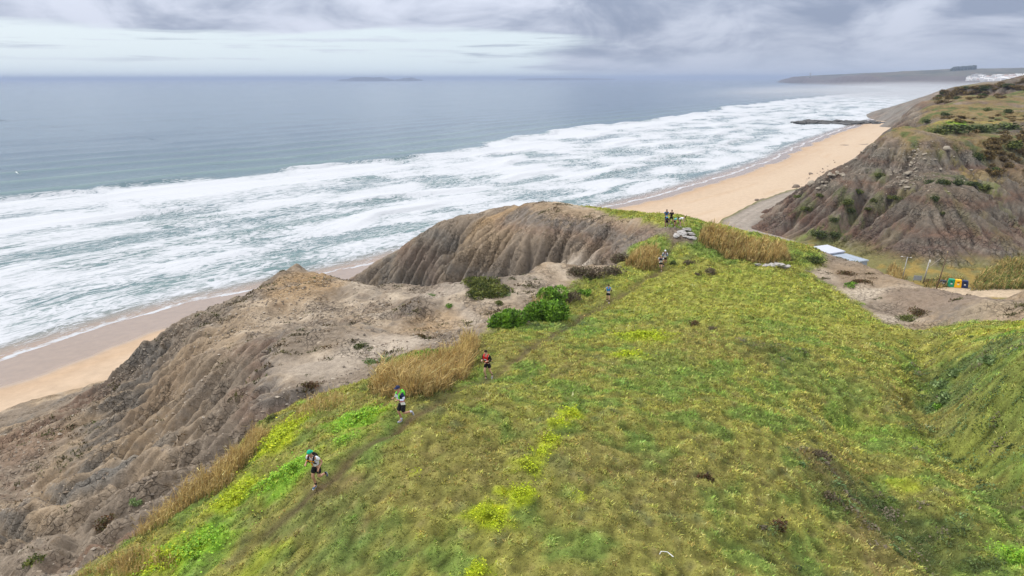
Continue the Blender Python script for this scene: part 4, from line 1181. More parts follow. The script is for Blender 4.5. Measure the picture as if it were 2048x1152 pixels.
bx_ = np.repeat(gx, per) + rg.normal(0, .10, len(gx) * per) * np.repeat((gd / 30) ** .6, per)
by_ = np.repeat(gy, per) + rg.normal(0, .10, len(gx) * per) * np.repeat((gd / 30) ** .6, per)
bh = np.repeat(hh, per) * rg.uniform(.6, 1.25, len(bx_))
bw = np.repeat(np.where(lim, .060, .024) * (gd / 30) ** .8, per) * rg.uniform(.7, 1.5, len(bx_))
bc = np.repeat(gc, per, 0) * rg.uniform(.62, 1.38, (len(bx_), 1))
base = np.stack([bx_, by_, HA(bx_, by_) - .02], -1)
Vg, Fg, cg = blades(base, bh, bw, 1.15, bc, rg)
add('grass', mesh_from('grass', Vg, Fg, [M_GRASS], False, {'col': np.clip(cg, .01, .6)}), kind='stuff', label='olive and green clumpy grass covering the headland meadow')
print('grass triangles', len(Fg))

# broad-leaved plants: flat leafy mats in the bright patches, low scrub in the dark hollows and on the mound
def leafy(x, y, h, leaf, col, rng):
    n = len(x)
    p = np.stack([x, y, HA(x, y) + h], -1)
    a = rng.normal(0, 1, (n, 3)); a[:, 2] *= .35; a /= np.linalg.norm(a, axis=1)[:, None]
    b = np.cross(a, np.array((0, 0, 1.0)) + .5 * rng.normal(0, 1, (n, 3))); b /= np.linalg.norm(b, axis=1)[:, None] + 1e-6
    s = (leaf * rng.uniform(.6, 1.4, n))[:, None]
    V = np.stack([p - a * s * .5, p + b * s * .42, p + a * s * .6, p - b * s * .42], 1).reshape(-1, 3)
    return V, np.arange(4 * n).reshape(-1, 4), np.repeat(col, 4, 0)
def is_patch(cols):
    out = []
    for cx, cy, rx, ry, col, wgt in _pp:
        if any(col is c for c in cols): out.append((cx, cy, rx, ry, col, wgt))
    return out
Vl, Fl, Cl, nb_ = [], [], [], 0
for cx, cy, rx, ry, col, wgt in is_patch((G_LIME, G_BRIGHT)):
    if wgt < .5: continue
    n = int(min(16000, 420 * rx * ry * 3.1 * wgt))
    a = rg.random(n) * 6.2832; r = np.abs(rg.normal(0, .62, n))
    x = cx + rx * r * np.cos(a) + .5 * perlin(np.cos(a) * 3 + cx, np.sin(a) * 3 + cy, 730); y = cy + ry * r * np.sin(a) + .5 * perlin(np.cos(a) * 3 + cx, np.sin(a) * 3 + cy, 731)
    k = (HGREEN(x, y) > .6) & (perlin(x * 1.7, y * 1.7, 732) + .5 * perlin(x * 4, y * 4, 733) > -.35 + .45 * (r > .8))
    x, y = x[k], y[k]; n = len(x)
    D = np.hypot(x, y)
    cc = np.where(rg.random((n, 1)) < .25, np.where(col[0] > .3, C(.33, .39, .02), C(.33, .46, .03)), col) * np.exp(rg.normal(-.2, .26, n))[:, None]
    V, F, c_ = leafy(x, y, rg.uniform(.08, .26, n), .075 * (D / 28) ** .6, cc, rg)
    Vl.append(V); Fl.append(F + nb_); Cl.append(c_); nb_ += len(V)
add('leafy_mats', mesh_from('leafy_mats', np.concatenate(Vl), np.concatenate(Fl), [M_LEAF], False, {'col': np.clip(np.concatenate(Cl), .01, .65)}), kind='stuff', label='bright lime green and yellow leafy mats in patches on the meadow')
Vl, Fl, Cl, nb_ = [], [], [], 0
scr = is_patch((G_DARK, G_BLUE, G_BROWN))
for px, py, rm, k in ((1985, 790, 4.0, .5), (2005, 700, 3.5, .45), (1935, 850, 2.2, .5), (2030, 880, 3.0, .5), (1960, 740, 2.5, .5), (1900, 900, 2.0, .4), (1850, 700, 2.5, .35)):
    q = hit(px, py)
    if q is not None: scr.append((q[0], q[1], rm, rm, G_GREEN, k))
for cx, cy, rx, ry, col, wgt in scr:
    if wgt < .3 or cx < 2: continue
    nc = int(min(260, 5.5 * rx * ry * wgt))
    for _ in range(nc):
        a = rg.random() * 6.2832; r = np.sqrt(rg.random()) * 1.15
        x0, y0 = cx + rx * r * math.cos(a), cy + ry * r * math.sin(a)
        if HGREEN(x0, y0) < .6: continue
        m = int(rg.integers(26, 70)); s = rg.uniform(.14, .46)
        x = x0 + rg.normal(0, s, m) * .6; y = y0 + rg.normal(0, s, m) * .6
        hgt = s * .75 * np.clip(1 - ((x - x0) ** 2 + (y - y0) ** 2) / (1.3 * s * s), .1, 1) * rg.uniform(.3, 1.1, m)
        base_ = [C(.065, .095, .03), C(.10, .14, .042), C(.14, .12, .075), C(.17, .14, .10), C(.12, .19, .07)][rg.choice(5, p=(.22, .30, .06, .04, .38) if col is G_GREEN else (.28, .28, .16, .12, .16) if col is not G_BLUE else (.1, .15, .05, .05, .65))]
        V, F, c_ = leafy(x, y, hgt, np.full(m, .085), base_ * np.exp(rg.normal(0, .25, m))[:, None], rg)
        Vl.append(V); Fl.append(F + nb_); Cl.append(c_); nb_ += len(V)
add('low_scrub', mesh_from('low_scrub', np.concatenate(Vl), np.concatenate(Fl), [M_LEAF], False, {'col': np.clip(np.concatenate(Cl), .01, .5)}), kind='stuff', label='dark low scrub in the hollows and on the mound of the right meadow')
print('leafy', nb_ // 4)

# ------------------------------------------------------------------ dry reed and tall grass stands
REED_COLS = [C(.44, .315, .115), C(.37, .25, .09), C(.50, .385, .17), C(.27, .185, .075), C(.40, .315, .13)]
def reed_stand(poly, H, n, label, height, cols=REED_COLS, w=.035, lean=.45, name='reed_stand', cat='reeds', group='dry reed stands', under=True, seed=0, gold=1.0, green=0.0):
    r = np.random.default_rng(900 + seed)
    poly = np.array(poly)
    lo, hi = poly.min(0), poly.max(0)
    x = r.uniform(lo[0], hi[0], n * 6); y = r.uniform(lo[1], hi[1], n * 6)
    d = inside(poly, x + .5 * perlin(x * .9, y * .9, 71 + seed), y + .5 * perlin(x * .9, y * .9, 72 + seed))
    ok = d > -.15; x, y, d = x[ok][:n], y[ok][:n], d[ok][:n]
    if len(x) < n * .8:
        pass
    cx, cy = x.mean(), y.mean(); cz = float(H(cx, cy))
    root = thing(name, label, cat, (cx, cy, cz), 0, group)
    size = math.sqrt(max(1.0, (hi[0] - lo[0]) * (hi[1] - lo[1])))
    lump = .50 + .70 * sstep(fbm(x * 2.6 / max(1, size * .3), y * 2.6 / max(1, size * .3), 3, 73 + seed), -.35, .5)
    h = height * lump * r.uniform(.55, 1.15, len(x)) * sstep(d, -.3, .25 * height)
    h = np.maximum(h, .22 * height)
    ci = r.integers(0, len(cols), len(x))
    col = np.array(cols)[ci] * np.exp(r.normal(0, .2, len(x)))[:, None] * gold
    gsel = r.random(len(x)) < green
    col[gsel] = C(.13, .17, .04) * np.exp(r.normal(0, .2, gsel.sum()))[:, None]
    base = np.stack([x - cx, y - cy, H(x, y) - cz - .05], -1)
    V, F, c = curved_blades(base, h, np.full(len(x), w) * r.uniform(.7, 1.5, len(x)), lean, col, r, tipcol=col * 1.25)
    add('stalks', mesh_from('stalks', V, F, [M_REED], False, {'col': np.clip(c, .01, .7)}), root, kind='stuff')
    # loose leaves half way up
    k = r.random(len(x)) < .9
    nb = int(k.sum())
    f = r.uniform(.2, .85, nb)
    b2 = base[k] + np.stack([r.normal(0, .06, nb), r.normal(0, .06, nb), h[k] * f], -1)
    V, F, c = blades(b2, h[k] * .34, np.full(nb, w * 1.7), 1.5, col[k] * r.uniform(.7, 1.3, (nb, 1)), r)
    add('leaves', mesh_from('leaves', V, F, [M_REED], False, {'col': np.clip(c, .01, .7)}), root, kind='stuff')
    if under:
        nu = len(x) // 2
        j = r.integers(0, len(x), nu)
        b3 = base[j] + np.stack([r.normal(0, .35, nu), r.normal(0, .35, nu), np.zeros(nu)], -1)
        b3[:, 2] = H(b3[:, 0] + cx, b3[:, 1] + cy) - cz
        V, F, c = blades(b3, np.full(nu, .32 * min(height, 1.5)) * r.uniform(.5, 1.3, nu), np.full(nu, w * 1.4), 1.3, np.where(r.random((nu, 1)) < .5, C(.12, .10, .045), C(.09, .11, .035)) * r.uniform(.7, 1.3, (nu, 1)), r)
        add('undergrowth', mesh_from('undergrowth', V, F, [M_REED], False, {'col': c}), root, kind='stuff')
    return root

reed_stand(poly_hit([(738, 775), (775, 796), (830, 802), (880, 790), (925, 755), (948, 722), (915, 712), (850, 738), (780, 752)]), HA, 5200, 'wide golden reed stand right behind the runner in the green vest', 1.55, w=.034, seed=1, lean=.75)
reed_stand(poly_hit([(925, 720), (950, 716), (958, 695), (940, 682), (918, 694)]), HA, 700, 'small pale reed clump left of the runner in the red top', 1.5, seed=2, w=.032)
reed_stand(poly_hit([(245, 1062), (290, 1072), (345, 1046), (385, 1010), (360, 985), (300, 1020)]), HA, 1300, 'dry grass stand at the lowest end of the meadow edge', 1.0, seed=3, w=.022, cat='dry grass', group='dry grass along the meadow edge', name='dry_grass_stand')
reed_stand(poly_hit([(362, 1018), (420, 995), (470, 950), (495, 915), (462, 905), (400, 955), (365, 985)]), HA, 2000, 'dense amber dry grass stand below the bright yellow green patch', 1.15, seed=4, w=.022, cat='dry grass', group='dry grass along the meadow edge', name='dry_grass_stand')
reed_stand(poly_hit([(478, 935), (512, 905), (535, 870), (512, 855), (480, 893)]), HA, 800, 'dry grass stand at the upper end of the meadow edge by the bare grey flat', .85, seed=5, w=.022, cat='dry grass', group='dry grass along the meadow edge', name='dry_grass_stand')
reed_stand(poly_hit([(150, 1150), (260, 1120), (330, 1105), (350, 1148), (250, 1152)]), HA, 700, 'thin straw coloured grass in the bottom left corner of the meadow', .8, seed=6, w=.018, cat='dry grass', group='dry grass along the meadow edge', name='dry_grass_stand', under=False)
reed_stand(poly_hit([(595, 838), (640, 832), (690, 805), (665, 790), (610, 808)]), HA, 500, 'thin dry grass above the yellow green patch left of the second runner', .7, seed=7, w=.02, cat='dry grass', group='dry grass along the meadow edge', name='dry_grass_stand', under=False)
reed_stand(poly_hit([(1252, 531), (1285, 540), (1312, 540), (1322, 524), (1310, 505), (1272, 506)]), HA, 1500, 'golden reed clump left of the two runners in white shirts', 1.5, seed=8, w=.05, green=.05)
reed_stand(poly_hit([(1392, 478), (1425, 500), (1470, 520), (1540, 530), (1582, 526), (1572, 506), (1500, 492), (1440, 474), (1410, 467)]), HA, 4200, 'long golden reed hedge on the saddle behind the far meadow', 1.65, seed=9, w=.06, green=.05)

# ------------------------------------------------------------------ shrubs
def shrub_mesh(name, rx, ry, rz, n, leaf, cols, seed, lobes=7, flat=.5, spiky=0.0, shell=.72):
    r = np.random.default_rng(seed)
    # lumpy crown made of several overlapping lobes
    ang = r.random(lobes) * 2 * math.pi; rr = np.sqrt(r.random(lobes)) * .62
    lc = np.stack([np.cos(ang) * rr, np.sin(ang) * rr, r.uniform(.10, .50, lobes)], -1)
    lc[0] = (0, 0, .4)
    lr = r.uniform(.34, .55, lobes)
    k = r.integers(0, lobes, n)
    v = r.normal(0, 1, (n, 3)); v /= np.linalg.norm(v, axis=1)[:, None]
    rad = lr[k] * (shell + (1 - shell) * r.random(n)) * (1 + spiky * r.random(n) ** 3)
    p = lc[k] + v * rad[:, None]
    p[:, 2] = np.abs(p[:, 2])
    p = p * np.array((rx, ry, rz))
    a = r.normal(0, 1, (n, 3)); a /= np.linalg.norm(a, axis=1)[:, None]
    out = v * np.array((1, 1, 1)); a = a * .8 + out * .6
    a /= np.linalg.norm(a, axis=1)[:, None]
    b = np.cross(a, r.normal(0, 1, (n, 3))); b /= np.linalg.norm(b, axis=1)[:, None] + 1e-6
    s = leaf * r.uniform(.6, 1.4, n)[:, None]
    V = np.stack([p - b * s * .45, p + a * s, p + b * s * .45, p - a * s * .35], 1).reshape(-1, 3)
    F = np.arange(4 * n).reshape(-1, 4)
    tone = fbm(p[:, 0] / rx * 1.7 + seed, p[:, 1] / ry * 1.7, 2, seed)
    ci = np.clip(((tone + .5 + .35 * r.normal(0, 1, n)) * len(cols)).astype(int), 0, len(cols) - 1)
    c = np.array(cols)[ci] * np.exp(r.normal(0, .22, n))[:, None]
    return mesh_from(name, V, F, [M_LEAF], False, {'col': np.clip(np.repeat(c, 4, 0), .008, .6)})

def stems_mesh(name, rx, ry, rz, n, col, seed, th=.03):
    """bare branching stems from the root up into the crown"""
    r = np.random.default_rng(seed)
    Vs, Fs = [], []
    k = 0
    for i in range(n):
        a = r.random() * 2 * math.pi; q = np.sqrt(r.random())
        tip = np.array((math.cos(a) * q * rx * .85, math.sin(a) * q * ry * .85, rz * r.uniform(.5, .9)))
        mid = tip * np.array((.35, .35, .5)) + r.normal(0, .05, 3)
        pts = [np.array((0, 0, -.1)), mid, tip]
        for j in range(2):
            p0, p1 = pts[j], pts[j + 1]
            t0, t1 = th * (1, .6, .25)[j], th * (1, .6, .25)[j + 1]
            d = p1 - p0; u = np.cross(d, (0.3, 0.2, 1.0)); u /= np.linalg.norm(u) + 1e-9; w_ = np.cross(d, u); w_ /= np.linalg.norm(w_) + 1e-9
            ring = [(u * math.cos(x) + w_ * math.sin(x)) for x in (0, 2.09, 4.19)]
            Vs += [p0 + e * t0 for e in ring] + [p1 + e * t1 for e in ring]
            Fs += [(k + e, k + (e + 1) % 3, k + 3 + (e + 1) % 3, k + 3 + e) for e in range(3)]
            k += 6
    return mesh_from(name, np.array(Vs), np.array(Fs), [col], False)
M_BARK = paint('bark', (.14, .105, .075), .9, .3, 8)

def shrub(loc, rx, ry, rz, n, leaf, cols, label, group=None, seed=0, name='shrub', cat='shrub', rot=0, stems=10, **kw):
    root = thing(name, label, cat, loc, rot, group)
    add('foliage', shrub_mesh('foliage', rx, ry, rz, n, leaf, cols, seed, **kw), root)
    if stems:
        add('stems', stems_mesh('stems', rx, ry, rz, stems, M_BARK, seed + 1, .02 + .012 * rx), root)
    return root
def at(px, py, H=None, sink=.08):
    q = hit(px, py, H or HA)
    return (q[0], q[1], q[2] - sink)
L_BRIGHT = [C(.06, .12, .018), C(.10, .21, .022), C(.15, .30, .03), C(.20, .36, .04)]
L_OLIVE = [C(.055, .075, .02), C(.085, .105, .025), C(.125, .145, .03), C(.16, .18, .04)]
L_DARK = [C(.03, .045, .016), C(.045, .065, .02), C(.07, .095, .026), C(.09, .12, .03)]
L_TWIG = [C(.12, .09, .06), C(.17, .13, .09), C(.10, .085, .055), C(.13, .12, .06)]
L_RUST = [C(.10, .055, .03), C(.15, .08, .035), C(.08, .06, .03), C(.11, .10, .035)]
L_GREY = [C(.15, .22, .085), C(.19, .27, .10), C(.24, .32, .13), C(.13, .19, .07)]
shrub(at(1085, 640), 2.05, 1.7, 2.1, 5200, .16, L_BRIGHT, 'largest bright green rounded bush beside the dry stalks', 'bright green bushes at the clay edge', 1, rot=.4)
shrub(at(1102, 604), 1.7, 1.5, 1.6, 3600, .15, L_BRIGHT, 'bright green bush at the back of the row, nearest the grey twiggy scrub', 'bright green bushes at the clay edge', 2, rot=1.2)
shrub(at(1018, 652), 1.7, 1.3, 1.45, 3200, .15, L_BRIGHT, 'bright green bush at the lower left end of the row', 'bright green bushes at the clay edge', 3)
shrub(at(1168, 589), .75, .7, .55, 700, .12, L_BRIGHT, 'little green bush alone in the grass right of the bright row', 'bright green bushes at the clay edge', 4, stems=4)
shrub(at(980, 588), 2.3, 1.7, 1.0, 4400, .12, L_OLIVE, 'front one of two low domed olive bushes on the pale clay', 'domed olive bushes', 5, lobes=12, rot=.15)
shrub(at(968, 568), 2.5, 1.2, .8, 3400, .12, L_OLIVE, 'rear one of two low domed olive bushes on the pale clay', 'domed olive bushes', 6, lobes=12, rot=.1)
reed_stand([at(1050, 628)[:2], at(1090, 640)[:2], at(1100, 622)[:2], at(1062, 612)[:2]], HA, 160, 'dry yellow stalks standing inside the bright green bush', 2.0, seed=11, w=.035, lean=.5, under=False, cat='dry stalks', group='dry stalks')
for i, (px, py, rx, rz, lab) in enumerate([(1185, 556, 1.7, 1.3, 'grey brown twiggy scrub left of the blue shirted runner'), (1225, 548, 1.3, 1.0, 'grey brown twiggy scrub right above the blue shirted runner'),
        (1150, 548, 1.2, .8, 'grey twiggy scrub on the right side of the chalky knob'), (1140, 600, 1.2, .8, 'thin brown scrub right behind the bright green bushes'), (1246, 522, 1.3, 1.1, 'dark scrub on the left side of the reed clump near the white shirted runners')]):
    shrub(at(px, py), rx, rx * .8, rz, 900, .13, L_TWIG, lab, 'grey twiggy scrub', 20 + i, name='twiggy_shrub', spiky=.6, stems=22)
for i, (px, py, rx, rz, cols, lab) in enumerate([
        (1378, 530, .8, .7, L_TWIG, 'brown wiry bush in the grass right of the two white shirted runners'), (1420, 546, .85, .6, L_TWIG, 'dark brown tuft in the middle of the far meadow'),
        (1396, 553, .5, .35, L_TWIG, 'smaller brown tuft left of the dark one in the far meadow'), (1346, 528, .5, .4, L_DARK, 'dark green bush just right of the white shirted runners'),
        (1388, 650, .6, .45, L_RUST, 'reddish brown withered herb in the middle of the meadow'), (1410, 955, .38, .32, L_RUST, 'dark withered herb in the lower meadow right of the yellow patches'),
        (1425, 660, .45, .3, L_TWIG, 'pale brown withered herb right of the reddish one'), (1640, 915, .5, .35, L_TWIG, 'grey withered herb on the meadow left of the dark gully'),
        (1560, 1060, .5, .32, L_RUST, 'brown withered herb low on the right meadow'), (1660, 1000, .55, .4, L_TWIG, 'grey brown withered herb beside the dark gully'),
        (722, 694, .6, .5, L_DARK, 'round dark green bush alone on the pale clay flat'), (548, 836, .6, .3, L_OLIVE, 'olive cushion plant on the bare edge left of the yellow green patch'),
        (625, 770, .7, .22, L_RUST, 'reddish cushion plant on the pale flat above the olive one'), (215, 1048, .8, .35, L_RUST, 'dark rusty cushion plant on the reddish bare bank'),
        (270, 1005, .5, .3, L_GREY, 'grey green cushion plant above the rusty one'), (66, 1120, .55, .28, L_OLIVE, 'olive plant on the bare slope in the bottom left corner'),
        (1690, 549, 1.1, .4, L_RUST, 'rusty red cushion plant on the left end of the bare ridge'), (1622, 524, 1.6, .7, L_DARK, 'dark bush at the right end of the golden reed hedge'),
        (1838, 628, 1.3, .45, L_RUST, 'reddish bush in the hollow of the bare ridge'), (1812, 640, 1.2, .35, L_OLIVE, 'green low bush beside the reddish one in the hollow of the bare ridge'),
        (1702, 572, 1.2, .3, L_BRIGHT, 'bright green plant at the foot of the bare ridge'), (1725, 566, 1.2, .3, L_RUST, 'rusty plant right beside the bright green one at the foot of the bare ridge'),
        (862, 716, 1.5, .45, L_BRIGHT, 'bright green bush right behind the wide golden reed stand'), (735, 727, .9, .25, L_GREY, 'grey green low plant on the flat behind the wide reed stand'),
        (775, 718, .7, .2, L_GREY, 'small grey green plant between the flat and the bright bush'), (900, 611, .55, .22, L_BRIGHT, 'pair of little green plants left of the domed bushes'),
        (840, 672, .55, .16, L_RUST, 'dark flat cushion on the ochre clay spur'), (1010, 590, .8, .3, L_GREY, 'grey green plant under the front domed bush'),
        (1000, 607, .6, .35, L_OLIVE, 'small olive bush between the domed and the bright bushes'), (870, 592, .9, .2, L_GREY, 'faint green plant on the clay left of the domed bushes'),
        (1895, 800, .8, .35, L_GREY, 'big leaved grey green plant low on the left side of the right mound'), (1888, 772, .7, .3, L_GREY, 'big leaved grey green plant on the left side of the right mound'),
        (1915, 748, .7, .28, L_GREY, 'upper big leaved grey green plant on the right mound'), (1985, 725, 1.1, .3, L_GREY, 'pale grey green plant on the top of the right mound'), (1880, 815, .45, .3, L_BRIGHT, 'fresh green plant at the foot of the right mound')]):
    big = .15 if cols is L_GREY and py > 720 and px > 1500 else .075 + .012 * rx
    shrub(at(px, py), rx, rx * .75, rz, int(260 + 500 * rx * rx), big, cols, lab, None, 40 + i, name='small_bush', cat='plant', rot=i * 1.3, spiky=.5, stems=5, lobes=9)

# many low dark tufts on the bare clay, each too small to single out
rt = np.random.default_rng(77)
tx = rt.uniform(-45, 45, 9000); ty = rt.uniform(24, 112, 9000)
HBARE = bilinear(AX, AY, BARE); HSL = bilinear(AX, AY, np.hypot(*np.gradient(ZE, .4)))
ok = (HBARE(tx, ty) > .9) & (HSL(tx, ty) < .75) & (fbm(tx * .12, ty * .12, 3, 78) + .5 * fbm(tx * .6, ty * .6, 2, 79) > .12) & (HA(tx, ty) > ground(tx, ty) + 3)
tx, ty = tx[ok], ty[ok]
per = 26
sz = np.repeat(rt.uniform(.10, .42, len(tx)) , per)
bx_ = np.repeat(tx, per) + rt.normal(0, 1, len(tx) * per) * sz * .9; by_ = np.repeat(ty, per) + rt.normal(0, 1, len(tx) * per) * sz * .45
tc_ = np.array([C(.085, .075, .035), C(.11, .075, .04), C(.09, .10, .035), C(.13, .12, .05)])[rt.integers(0, 4, len(tx))]
Vt, Ft, ct = blades(np.stack([bx_, by_, HA(bx_, by_) - .03], -1), sz * rt.uniform(.35, .8, len(bx_)), sz * .42, 1.4, np.repeat(tc_, per, 0) * rt.uniform(.6, 1.4, (len(bx_), 1)), rt)
add('clay_tufts', mesh_from('clay_tufts', Vt, Ft, [M_LEAF], False, {'col': ct}), kind='stuff', label='tiny dark plants dotted over the bare clay')
print('tufts', len(Ft))
# ------------------------------------------------------------------ people
def skin_obj(name, verts, edges, mat, parent, levels=2, label=None):
    """a continuous tapered surface grown around a skeleton; vertex 0 is the root"""
    me = bpy.data.meshes.new(name)
    me.from_pydata([tuple(v[0]) for v in verts], edges, [])
    me.materials.append(mat)
    o = add(name, me, parent, label)
    m = o.modifiers.new('skin', 'SKIN'); m.use_smooth_shade = True; m.branch_smoothing = .4
    sv = me.skin_vertices[0].data
    for i, v in enumerate(verts):
        r = v[1] if isinstance(v[1], tuple) else (v[1], v[1])
        sv[i].radius = r
        sv[i].use_root = (i == 0)
    s = o.modifiers.new('subsurf', 'SUBSURF'); s.levels = levels; s.render_levels = levels
    return o

V3 = Vector
# joints in metres, facing +y, x to the person's right
def pose_run(k=1, lean=.10, arms=(1, -1), drop=0.0):
    """k = +1: weight on the right leg, left leg kicked up behind; -1 mirrored"""
    J = dict(pelvis=V3((0, 0, .94)), spine=V3((0, lean * .35, 1.12)), chest=V3((0, lean * 1.0, 1.33)), neck=V3((0, lean * 1.45, 1.50)), head=V3((0, lean * 1.9 + .02, 1.64)), top=V3((0, lean * 2.0 + .01, 1.73)), nose=V3((0, lean * 1.9 + .135, 1.615)))
    for s, n in ((1, 'r'), (-1, 'l')):
        J['hip' + n] = V3((.095 * s, 0, .90))
        if s == k:
            J['knee' + n] = V3((.10 * s, .16, .50)); J['calf' + n] = V3((.10 * s, .08, .34)); J['ank' + n] = V3((.09 * s, .02, .10)); J['toe' + n] = V3((.095 * s, .17, .035))
        else:
            J['knee' + n] = V3((.11 * s, .05, .49)); J['calf' + n] = V3((.115 * s, -.14, .46)); J['ank' + n] = V3((.115 * s, -.36, .42)); J['toe' + n] = V3((.12 * s, -.43, .27))
        J['sho' + n] = V3((.185 * s, lean * 1.25, 1.44))
        f = arms[0] if s == 1 else arms[1]
        J['elb' + n] = J['sho' + n] + V3((.10 * s, -.06 if f > 0 else -.20, -.27))
        J['wri' + n] = J['elb' + n] + (V3((-.10 * s, .22, .03)) if f > 0 else V3((-.02 * s, .18, -.16)))
    return J
def pose_walk(k=1, lean=.06):
    J = pose_run(k, lean, (1, 1))
    o = 'l' if k == 1 else 'r'; s = -k
    J['knee' + o] = V3((.11 * s, -.06, .50)); J['calf' + o] = V3((.115 * s, -.18, .34)); J['ank' + o] = V3((.12 * s, -.31, .17)); J['toe' + o] = V3((.125 * s, -.25, .03))
    return J
def pose_bend(deep=1.0, reach=V3((.1, .55, .25))):
    """stooping forward on bent legs, one hand towards the ground"""
    J = dict(pelvis=V3((0, -.12, .82)), spine=V3((0, .02, .98)), chest=V3((0, .22, 1.06)), neck=V3((0, .40, 1.12)), head=V3((0, .53, 1.15)), top=V3((0, .60, 1.20)), nose=V3((0, .61, 1.08)))
    for s, n in ((1, 'r'), (-1, 'l')):
        J['hip' + n] = V3((.10 * s, -.12, .79))
        J['knee' + n] = V3((.15 * s, .10 * s + .06, .44)); J['calf' + n] = V3((.15 * s, .12 * s - .02, .28)); J['ank' + n] = V3((.15 * s, .16 * s - .08, .09)); J['toe' + n] = V3((.16 * s, .16 * s + .07, .035))
        J['sho' + n] = V3((.18 * s, .34, 1.06))
        J['elb' + n] = J['sho' + n] + V3((.08 * s, .06, -.28)); J['wri' + n] = J['elb' + n] + V3((-.02 * s, .18, -.18))
    J['elbr'] = V3((.26, .42, .80)); J['wrir'] = V3(reach)
    return J

def fingers(J, n, s):
    """palm, four unequal bent fingers and a thumb, as extra skeleton verts"""
    w_, e = J['wri' + n], J['elb' + n]
    d = (w_ - e).normalized(); side = d.cross(V3((0, 0, 1))).normalized(); up = side.cross(d)
    palm = w_ + d * .075
    out = [('palm' + n, 'wri' + n, palm, (.040, .026))]
    for i, (L, off) in enumerate(((.060, -.030), (.072, -.010), (.066, .011), (.050, .030))):
        a = palm + d * .035 + side * off
        b = a + d * L * .55 - up * .012; c = b + d * L * .3 - up * L * .45
        out += [(f'f{i}a' + n, 'palm' + n, a, .0105), (f'f{i}b' + n, f'f{i}a' + n, b, .0095), (f'f{i}c' + n, f'f{i}b' + n, c, .008)]
    a = w_ + d * .045 + up * .02 - side * .030 * s
    out += [('t0' + n, 'palm' + n, a, .012), ('t1' + n, 't0' + n, a + d * .035 + up * .028, .0095)]
    return out

SKIN_A = paint('skin_tanned', (.42, .235, .15), .55, .06, 20, spec=.35)
SKIN_B = paint('skin_fair', (.56, .34, .25), .55, .06, 20, spec=.35)
SKIN_C = paint('skin_brown', (.30, .165, .105), .55, .06, 20, spec=.35)
CL = {}
def cloth(name, col, rough=.8):
    if name not in CL:
        CL[name] = paint(name, col, rough, .10, 14, bump=.3, spec=.2)
    return CL[name]
BLACK = cloth('black_cloth', (.012, .012, .014)); WHITE = cloth('white_cloth', (.72, .73, .78)); NAVY = cloth('navy_cloth', (.018, .026, .075)); RED = cloth('red_cloth', (.55, .018, .018))
BLUE = cloth('blue_cloth', (.02, .19, .50)); SKYB = cloth('sky_blue_cloth', (.05, .38, .62)); LIME_ = cloth('lime_cloth', (.14, .62, .05)); ORANGE = cloth('orange_print', (.80, .33, .01)); TEALG = cloth('green_cap_cloth', (.01, .36, .20))
LILAC = cloth('pale_lilac_cloth', (.60, .63, .80)); TEAL = cloth('teal_cloth', (.10, .42, .40)); YELL = cloth('yellow_cloth', (.80, .45, .02)); SHOE = cloth('grey_shoe', (.30, .31, .36)); SHOEB = cloth('blue_grey_shoe', (.07, .12, .19)); SOLE = cloth('white_sole', (.75, .75, .75)); HAIR = cloth('dark_hair', (.018, .013, .010)); HAIRB = cloth('brown_hair', (.06, .035, .02))
EYE = paint('eye', (.03, .02, .015), .2, 0, 5)
BIB = cloth('white_bib', (.80, .80, .80)); BIBR = cloth('red_bib_print', (.60, .05, .06))

def ball(name, c, r, mat, parent, seg=10, rot=None, cut=None):
    bm = bmesh.new()
    bmesh.ops.create_uvsphere(bm, u_segments=seg, v_segments=max(6, seg * 2 // 3), radius=1.0)
    if cut is not None:
        for v in list(bm.verts):
            if v.co.z < cut:
                v.co.z = cut
        bmesh.ops.remove_doubles(bm, verts=bm.verts, dist=.001)
    M = Matrix.Translation(c) @ (rot or Matrix.Identity(4)) @ Matrix.Diagonal((*r, 1))
    bmesh.ops.transform(bm, matrix=M, verts=bm.verts)
    for f in bm.faces: f.smooth = True
    me = bpy.data.meshes.new(name); bm.to_mesh(me); bm.free(); me.materials.append(mat)
    return add(name, me, parent)

def patch_quad(name, c, right, up, w_, h_, mat, parent, normal, bulge=.015):
    """a thin slightly bowed rectangle of cloth or card with real thickness"""
    V, F = [], []
    nx = 5
    for layer in (0, 1):
        for j in range(2):
            for i in range(nx):
                t = i / (nx - 1) - .5
                V.append(c + right * (t * w_) + up * ((j - .5) * h_) + normal * (bulge * (1 - 4 * t * t) + .006 * layer))
    q = lambda l, j, i: l * 2 * nx + j * nx + i
    for i in range(nx - 1):
        F.append((q(1, 0, i), q(1, 0, i + 1), q(1, 1, i + 1), q(1, 1, i)))
        F.append((q(0, 0, i), q(0, 1, i), q(0, 1, i + 1), q(0, 0, i + 1)))
        F.append((q(0, 0, i), q(0, 0, i + 1), q(1, 0, i + 1), q(1, 0, i)))
        F.append((q(0, 1, i), q(1, 1, i), q(1, 1, i + 1), q(0, 1, i + 1)))
    for i in (0, nx - 1):
        F.append((q(0, 0, i), q(1, 0, i), q(1, 1, i), q(0, 1, i)))
    me = bpy.data.meshes.new(name); me.from_pydata([tuple(v) for v in V], [], F); me.materials.append(mat)
    return add(name, me, parent)

